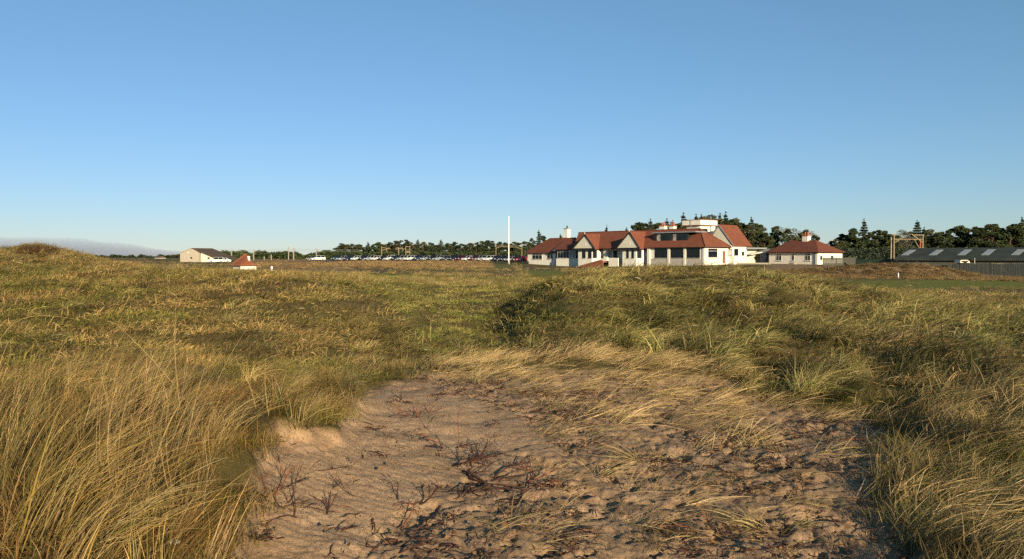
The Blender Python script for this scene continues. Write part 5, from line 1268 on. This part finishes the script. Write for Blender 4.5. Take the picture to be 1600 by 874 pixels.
# --- named big tussocks of marram
def tussock(px, py, n, L, th0, curl, az, az_sd, rad, pal, label, wid=(.005,.009), extra=None):
    x, y, z = gpt(px, py) if py < 874 else (ray(px, py)[0]*extra, extra, None)
    if z is None: z = hz(x, y)
    parts = [clump_parts(n, rad, L, th0, curl, wid, pal, az_sd, 10), clump_parts(n//3, rad*1.1, (L[0]*.3, L[1]*.5), (.1,1.0), (.3,1.2), wid, {'brown':3,'olive':2,'straw':2,'dark':1}, 1.3, 5)]
    me = bmesh_of('marram_tussock', parts, GS); o = bpy.data.objects.new('marram_tussock', me); col.objects.link(o); o.location = (x, y, z); o.rotation_euler = (0, 0, az)
    tag(o, label, 'tussock', 'large marram tussocks')
G1 = {'gold':4,'straw':6,'green':1.5,'pale':2}; G2 = {'straw':6,'pale':3,'brown':2}; G3 = {'straw':4,'green':4,'pale':1,'olive':2}; G4 = {'straw':6,'pale':4,'green':2,'grey':1}
tussock(45, 900, 200, (.75,1.25), (.25,.65), (.35,1.0), -.05, .28, .15, G1, 'big golden marram tussock leaning right from the bottom left corner', extra=3.75)
tussock(110, 930, 150, (.6,1.0), (.3,.75), (.4,1.1), .0, .3, .14, G1, 'second golden tussock at the bottom, right of the corner one', extra=3.6)
tussock(-40, 800, 120, (.7,1.15), (.1,.5), (.3,.9), .0, .35, .18, G3, 'tall greenish tussock cut by the left edge')
tussock(255, 730, 130, (.6,.95), (.05,.35), (.3,1.0), .2, .4, .13, G2, 'tall bleached tussock standing straight left of the sand bank')
tussock(150, 690, 110, (.6,.95), (.15,.55), (.4,1.1), .1, .4, .15, G2, 'tall straw tussock in the middle of the left stand')
tussock(330, 700, 90, (.45,.7), (.2,.7), (.4,1.1), .1, .5, .13, G2, 'brown straw tussock at the right end of the left stand')
tussock(428, 640, 110, (.3,.55), (.1,.8), (.3,1.0), .2, 1.4, .10, G3, 'loose green tussock on the bank above the hollow')
tussock(470, 665, 120, (.3,.5), (.2,.9), (.4,1.2), .2, 1.0, .12, G3, 'green tussock hanging over the edge of the sand bank')
tussock(745, 600, 60, (.25,.45), (.1,.9), (.2,.8), .3, 1.3, .06, G4, 'small spiky straw tussock at the top edge of the sand')
tussock(1455, 790, 120, (.4,.7), (.85,1.25), (.5,1.0), .25, .35, .16, G4, 'long straw tussock combed right at the right rim of the sand')
tussock(1500, 700, 140, (.4,.75), (.85,1.25), (.5,1.0), .3, .35, .16, G4, 'wide straw tussock above the one at the right rim of the sand')
tussock(1470, 640, 110, (.4,.7), (.7,1.2), (.5,1.0), .3, .4, .15, G3, 'green and straw tussock topmost at the right rim of the sand')
tussock(1560, 780, 140, (.45,.8), (.75,1.2), (.5,1.0), .2, .4, .16, G4, 'straw tussock at the right edge of the picture')
tussock(1540, 870, 120, (.4,.7), (.7,1.2), (.5,1.1), .1, .4, .15, G3, 'greenish tussock in the bottom right corner')
tussock(1430, 860, 90, (.25,.45), (.5,1.0), (.5,1.0), .3, .5, .12, G3, 'low tussock on the bottom edge left of the right corner')
tussock(1190, 825, 60, (.22,.42), (.8,1.3), (.5,1.0), 2.9, .4, .09, G4, 'pale tussock on the lower rough sand, blades bent to the left')
tussock(1230, 830, 40, (.2,.36), (.8,1.3), (.5,1.0), .1, .6, .07, G3, 'small green tussock beside the pale one on the lower rough sand')
tussock(1010, 575, 120, (.4,.7), (.5,1.0), (.5,1.2), .1, .4, .13, G4, 'arching pale tussock at the foot of the mound above the straw band')
tussock(1120, 590, 130, (.4,.7), (.5,1.0), (.5,1.2), .1, .4, .13, G4, 'arching pale tussock at the right end of the straw band')
tussock(1250, 620, 120, (.4,.7), (.4,1.0), (.5,1.2), .1, .5, .13, G4, 'pale tussock right of the straw band above the sand')
tussock(930, 745, 26, (.3,.5), (.9,1.3), (.3,.7), .1, .5, .05, G2, 'thin straw wisp lying in the middle of the rough sand')
tussock(1000, 720, 24, (.25,.45), (.9,1.3), (.3,.7), 3.0, .5, .05, G2, 'thin straw wisp pointing left on the rough sand')
# --- single tall stalks in the left stand: dx, height px measured in the photo
def stalk(px, py, tipx, tipy, label, sag=.15, wd=.006):
    x, y, z = gpt(px, py); a = Vector((x, y, z)); b_ = at(tipx, tipy, y-.15)
    n = 12; V = []; 
    for i in range(n+1):
        t = i/n; p = a.lerp(b_, t); bow = math.sin(math.pi*t)*sag*(b_-a).length; p = p+Vector((-(b_-a).z, 0, (b_-a).x)).normalized()*bow*(1 if b_.x > a.x else -1)
        V.append(p-a)
    k = MB(); k.tube(V, [wd*.5*(1-.75*(i/n)**2) for i in range(n+1)], 5); o = k.build('grass_stalk', SM); o.location = a; tag(o, label, 'stalk', 'single tall stalks')
SM = noisy('straw stalk', (.26,.18,.07), (.38,.28,.12), 12, .6)
stalk(285, 660, 275, 470, 'tallest lone stalk rising in the middle of the left stand', .03)
stalk(235, 640, 262, 545, 'stout dead stalk leaning right beside the tall bleached tussock', .05, .010)
stalk(150, 640, 205, 505, 'stalk leaning right above the left stand', .06)
stalk(60, 640, 110, 520, 'slender stalk leaning right near the left edge', .04)
stalk(-20, 600, 125, 500, 'long stalk arching over from the left edge', .28, .007)
stalk(300, 640, 180, 505, 'thin stalk leaning left from the middle of the left stand', .03)
stalk(420, 650, 415, 560, 'upright stalk on the bank above the hollow', .03)
stalk(400, 640, 368, 560, 'upright stalk left of the loose green tussock', .05)
stalk(330, 620, 395, 500, 'faint stalk leaning right behind the loose green tussock', .03, .005)
# --- litter
def foil(px, py, s, label):
    x, y, z = gpt(px, py); bm = bmesh.new(); bmesh.ops.create_icosphere(bm, subdivisions=2, radius=s)
    r_ = random.Random(3)
    for v in bm.verts: v.co *= r_.uniform(.55, 1.15); v.co.z *= .55; v.co.x *= 1.3
    me = bpy.data.meshes.new('paper_scrap'); bm.to_mesh(me); bm.free(); me.materials.append(M['whitepaint'])
    o = bpy.data.objects.new('paper_scrap', me); col.objects.link(o); o.location = (x, y, z+s*.9); tag(o, label, 'scrap')
foil(274, 856, .022, 'crumpled white paper scrap at the bottom of the left grass stand')
foil(541, 600, .014, 'tiny white scrap on the grass above the sand hollow')
# twig and clod litter over the rough sand
def litter_mesh(seed):
    mb = MB(); r_ = random.Random(seed)
    for k in range(9):
        x, y = r_.gauss(0,.09), r_.gauss(0,.09); a = r_.uniform(0,6.28); L_ = r_.uniform(.03,.11); c = r_.uniform(-.02,.02)
        mb.tube([(x,y,.004),(x+math.cos(a)*L_*.5-c*math.sin(a), y+math.sin(a)*L_*.5+c*math.cos(a), .014),(x+math.cos(a)*L_, y+math.sin(a)*L_, .006)], [.003,.0035,.0015], 4, 0)
    for k in range(5):
        x, y = r_.gauss(0,.1), r_.gauss(0,.1); a = r_.uniform(0,6.28); L_ = r_.uniform(.02,.045); ca, sa = math.cos(a)*L_, math.sin(a)*L_
        mb.add([(x,y,.003),(x+ca*.5-sa*.3,y+sa*.5+ca*.3,.016),(x+ca,y+sa,.008),(x+ca*.5+sa*.3,y+sa*.5-ca*.3,.002)], [(0,1,2,3)], 1)
    return mb.mesh('litter', [M['branch'], M['deadleaf']])
LIT = proto_collection('litter', [litter_mesh(s) for s in range(8)])
x, y, z, g = field(lambda r: 62+0*r, 3.6, 11, 37)
pr = (g['sand'] > .4)*np.where(g['smooth'] > .5, .05, .62*smooth(.40,.56,patch(x,y,1.6,171)))
keep = rng.uniform(0,1,len(x)) < pr
x, y, z = sub(keep, x, y, z); n = len(x); S = rng.uniform(.5, 1.25, n)
scatter('twig_litter', np.c_[x,y,z], eul(n, 0, 3, .25), np.c_[S,S,S], rng.integers(0,8,n), np.ones((n,3)), LIT, 'dark bits of root, twig and dead leaf strewn over the trampled sand', 'litter')
print('litter', n)
# ================================================================== far cloud bank over the left horizon
def cloud():
    m = bpy.data.materials.new('cloud vapour'); m.use_nodes = True; nt = m.node_tree; nt.nodes.clear()
    o = N(nt, 'ShaderNodeOutputMaterial'); v = N(nt, 'ShaderNodeVolumePrincipled'); v.inputs['Color'].default_value = (.58,.64,.82,1); v.inputs['Density'].default_value = .0009; v.inputs['Anisotropy'].default_value = .0
    link(nt, v.outputs[0], o.inputs['Volume'])
    xs = np.linspace(-60, 560, 44); top = np.interp(xs, [-60,0,60,120,160,200,245,300,400,500,560], [368,370,371,372.5,376,382,389,393.5,397,399,400.5]); D_ = 12000.0
    mb = MB(); n = len(xs); V = []
    for i, (px, yt) in enumerate(zip(xs, top)):
        yt = yt+(vnoise(np.array([px/26.]), np.array([2.]), 4)[0]-.5)*4
        p = at(px, yt, D_); b_ = at(px, 404, D_); x = p.x; zt = p.z; zb = -40
        for (dy, f) in ((-1500,0),(-900,.55),(-350,.86),(0,1),(350,.86),(900,.55),(1500,0)):
            V.append((x, D_+dy, zb+(zt-zb)*f))
    k = 7; Fc_ = []
    for i in range(n-1):
        for j in range(k-1): Fc_.append((i*k+j, (i+1)*k+j, (i+1)*k+j+1, i*k+j+1))
        Fc_.append((i*k, i*k+k-1, (i+1)*k+k-1, (i+1)*k))
    Fc_.append(tuple(range(k))); Fc_.append(tuple((n-1)*k+j for j in range(k-1,-1,-1)))
    mb.add(V, Fc_); ob = mb.build('cloud_bank', m); tag(ob, 'low blue grey cloud bank lying along the left horizon', 'cloud', None, 'stuff')
cloud()
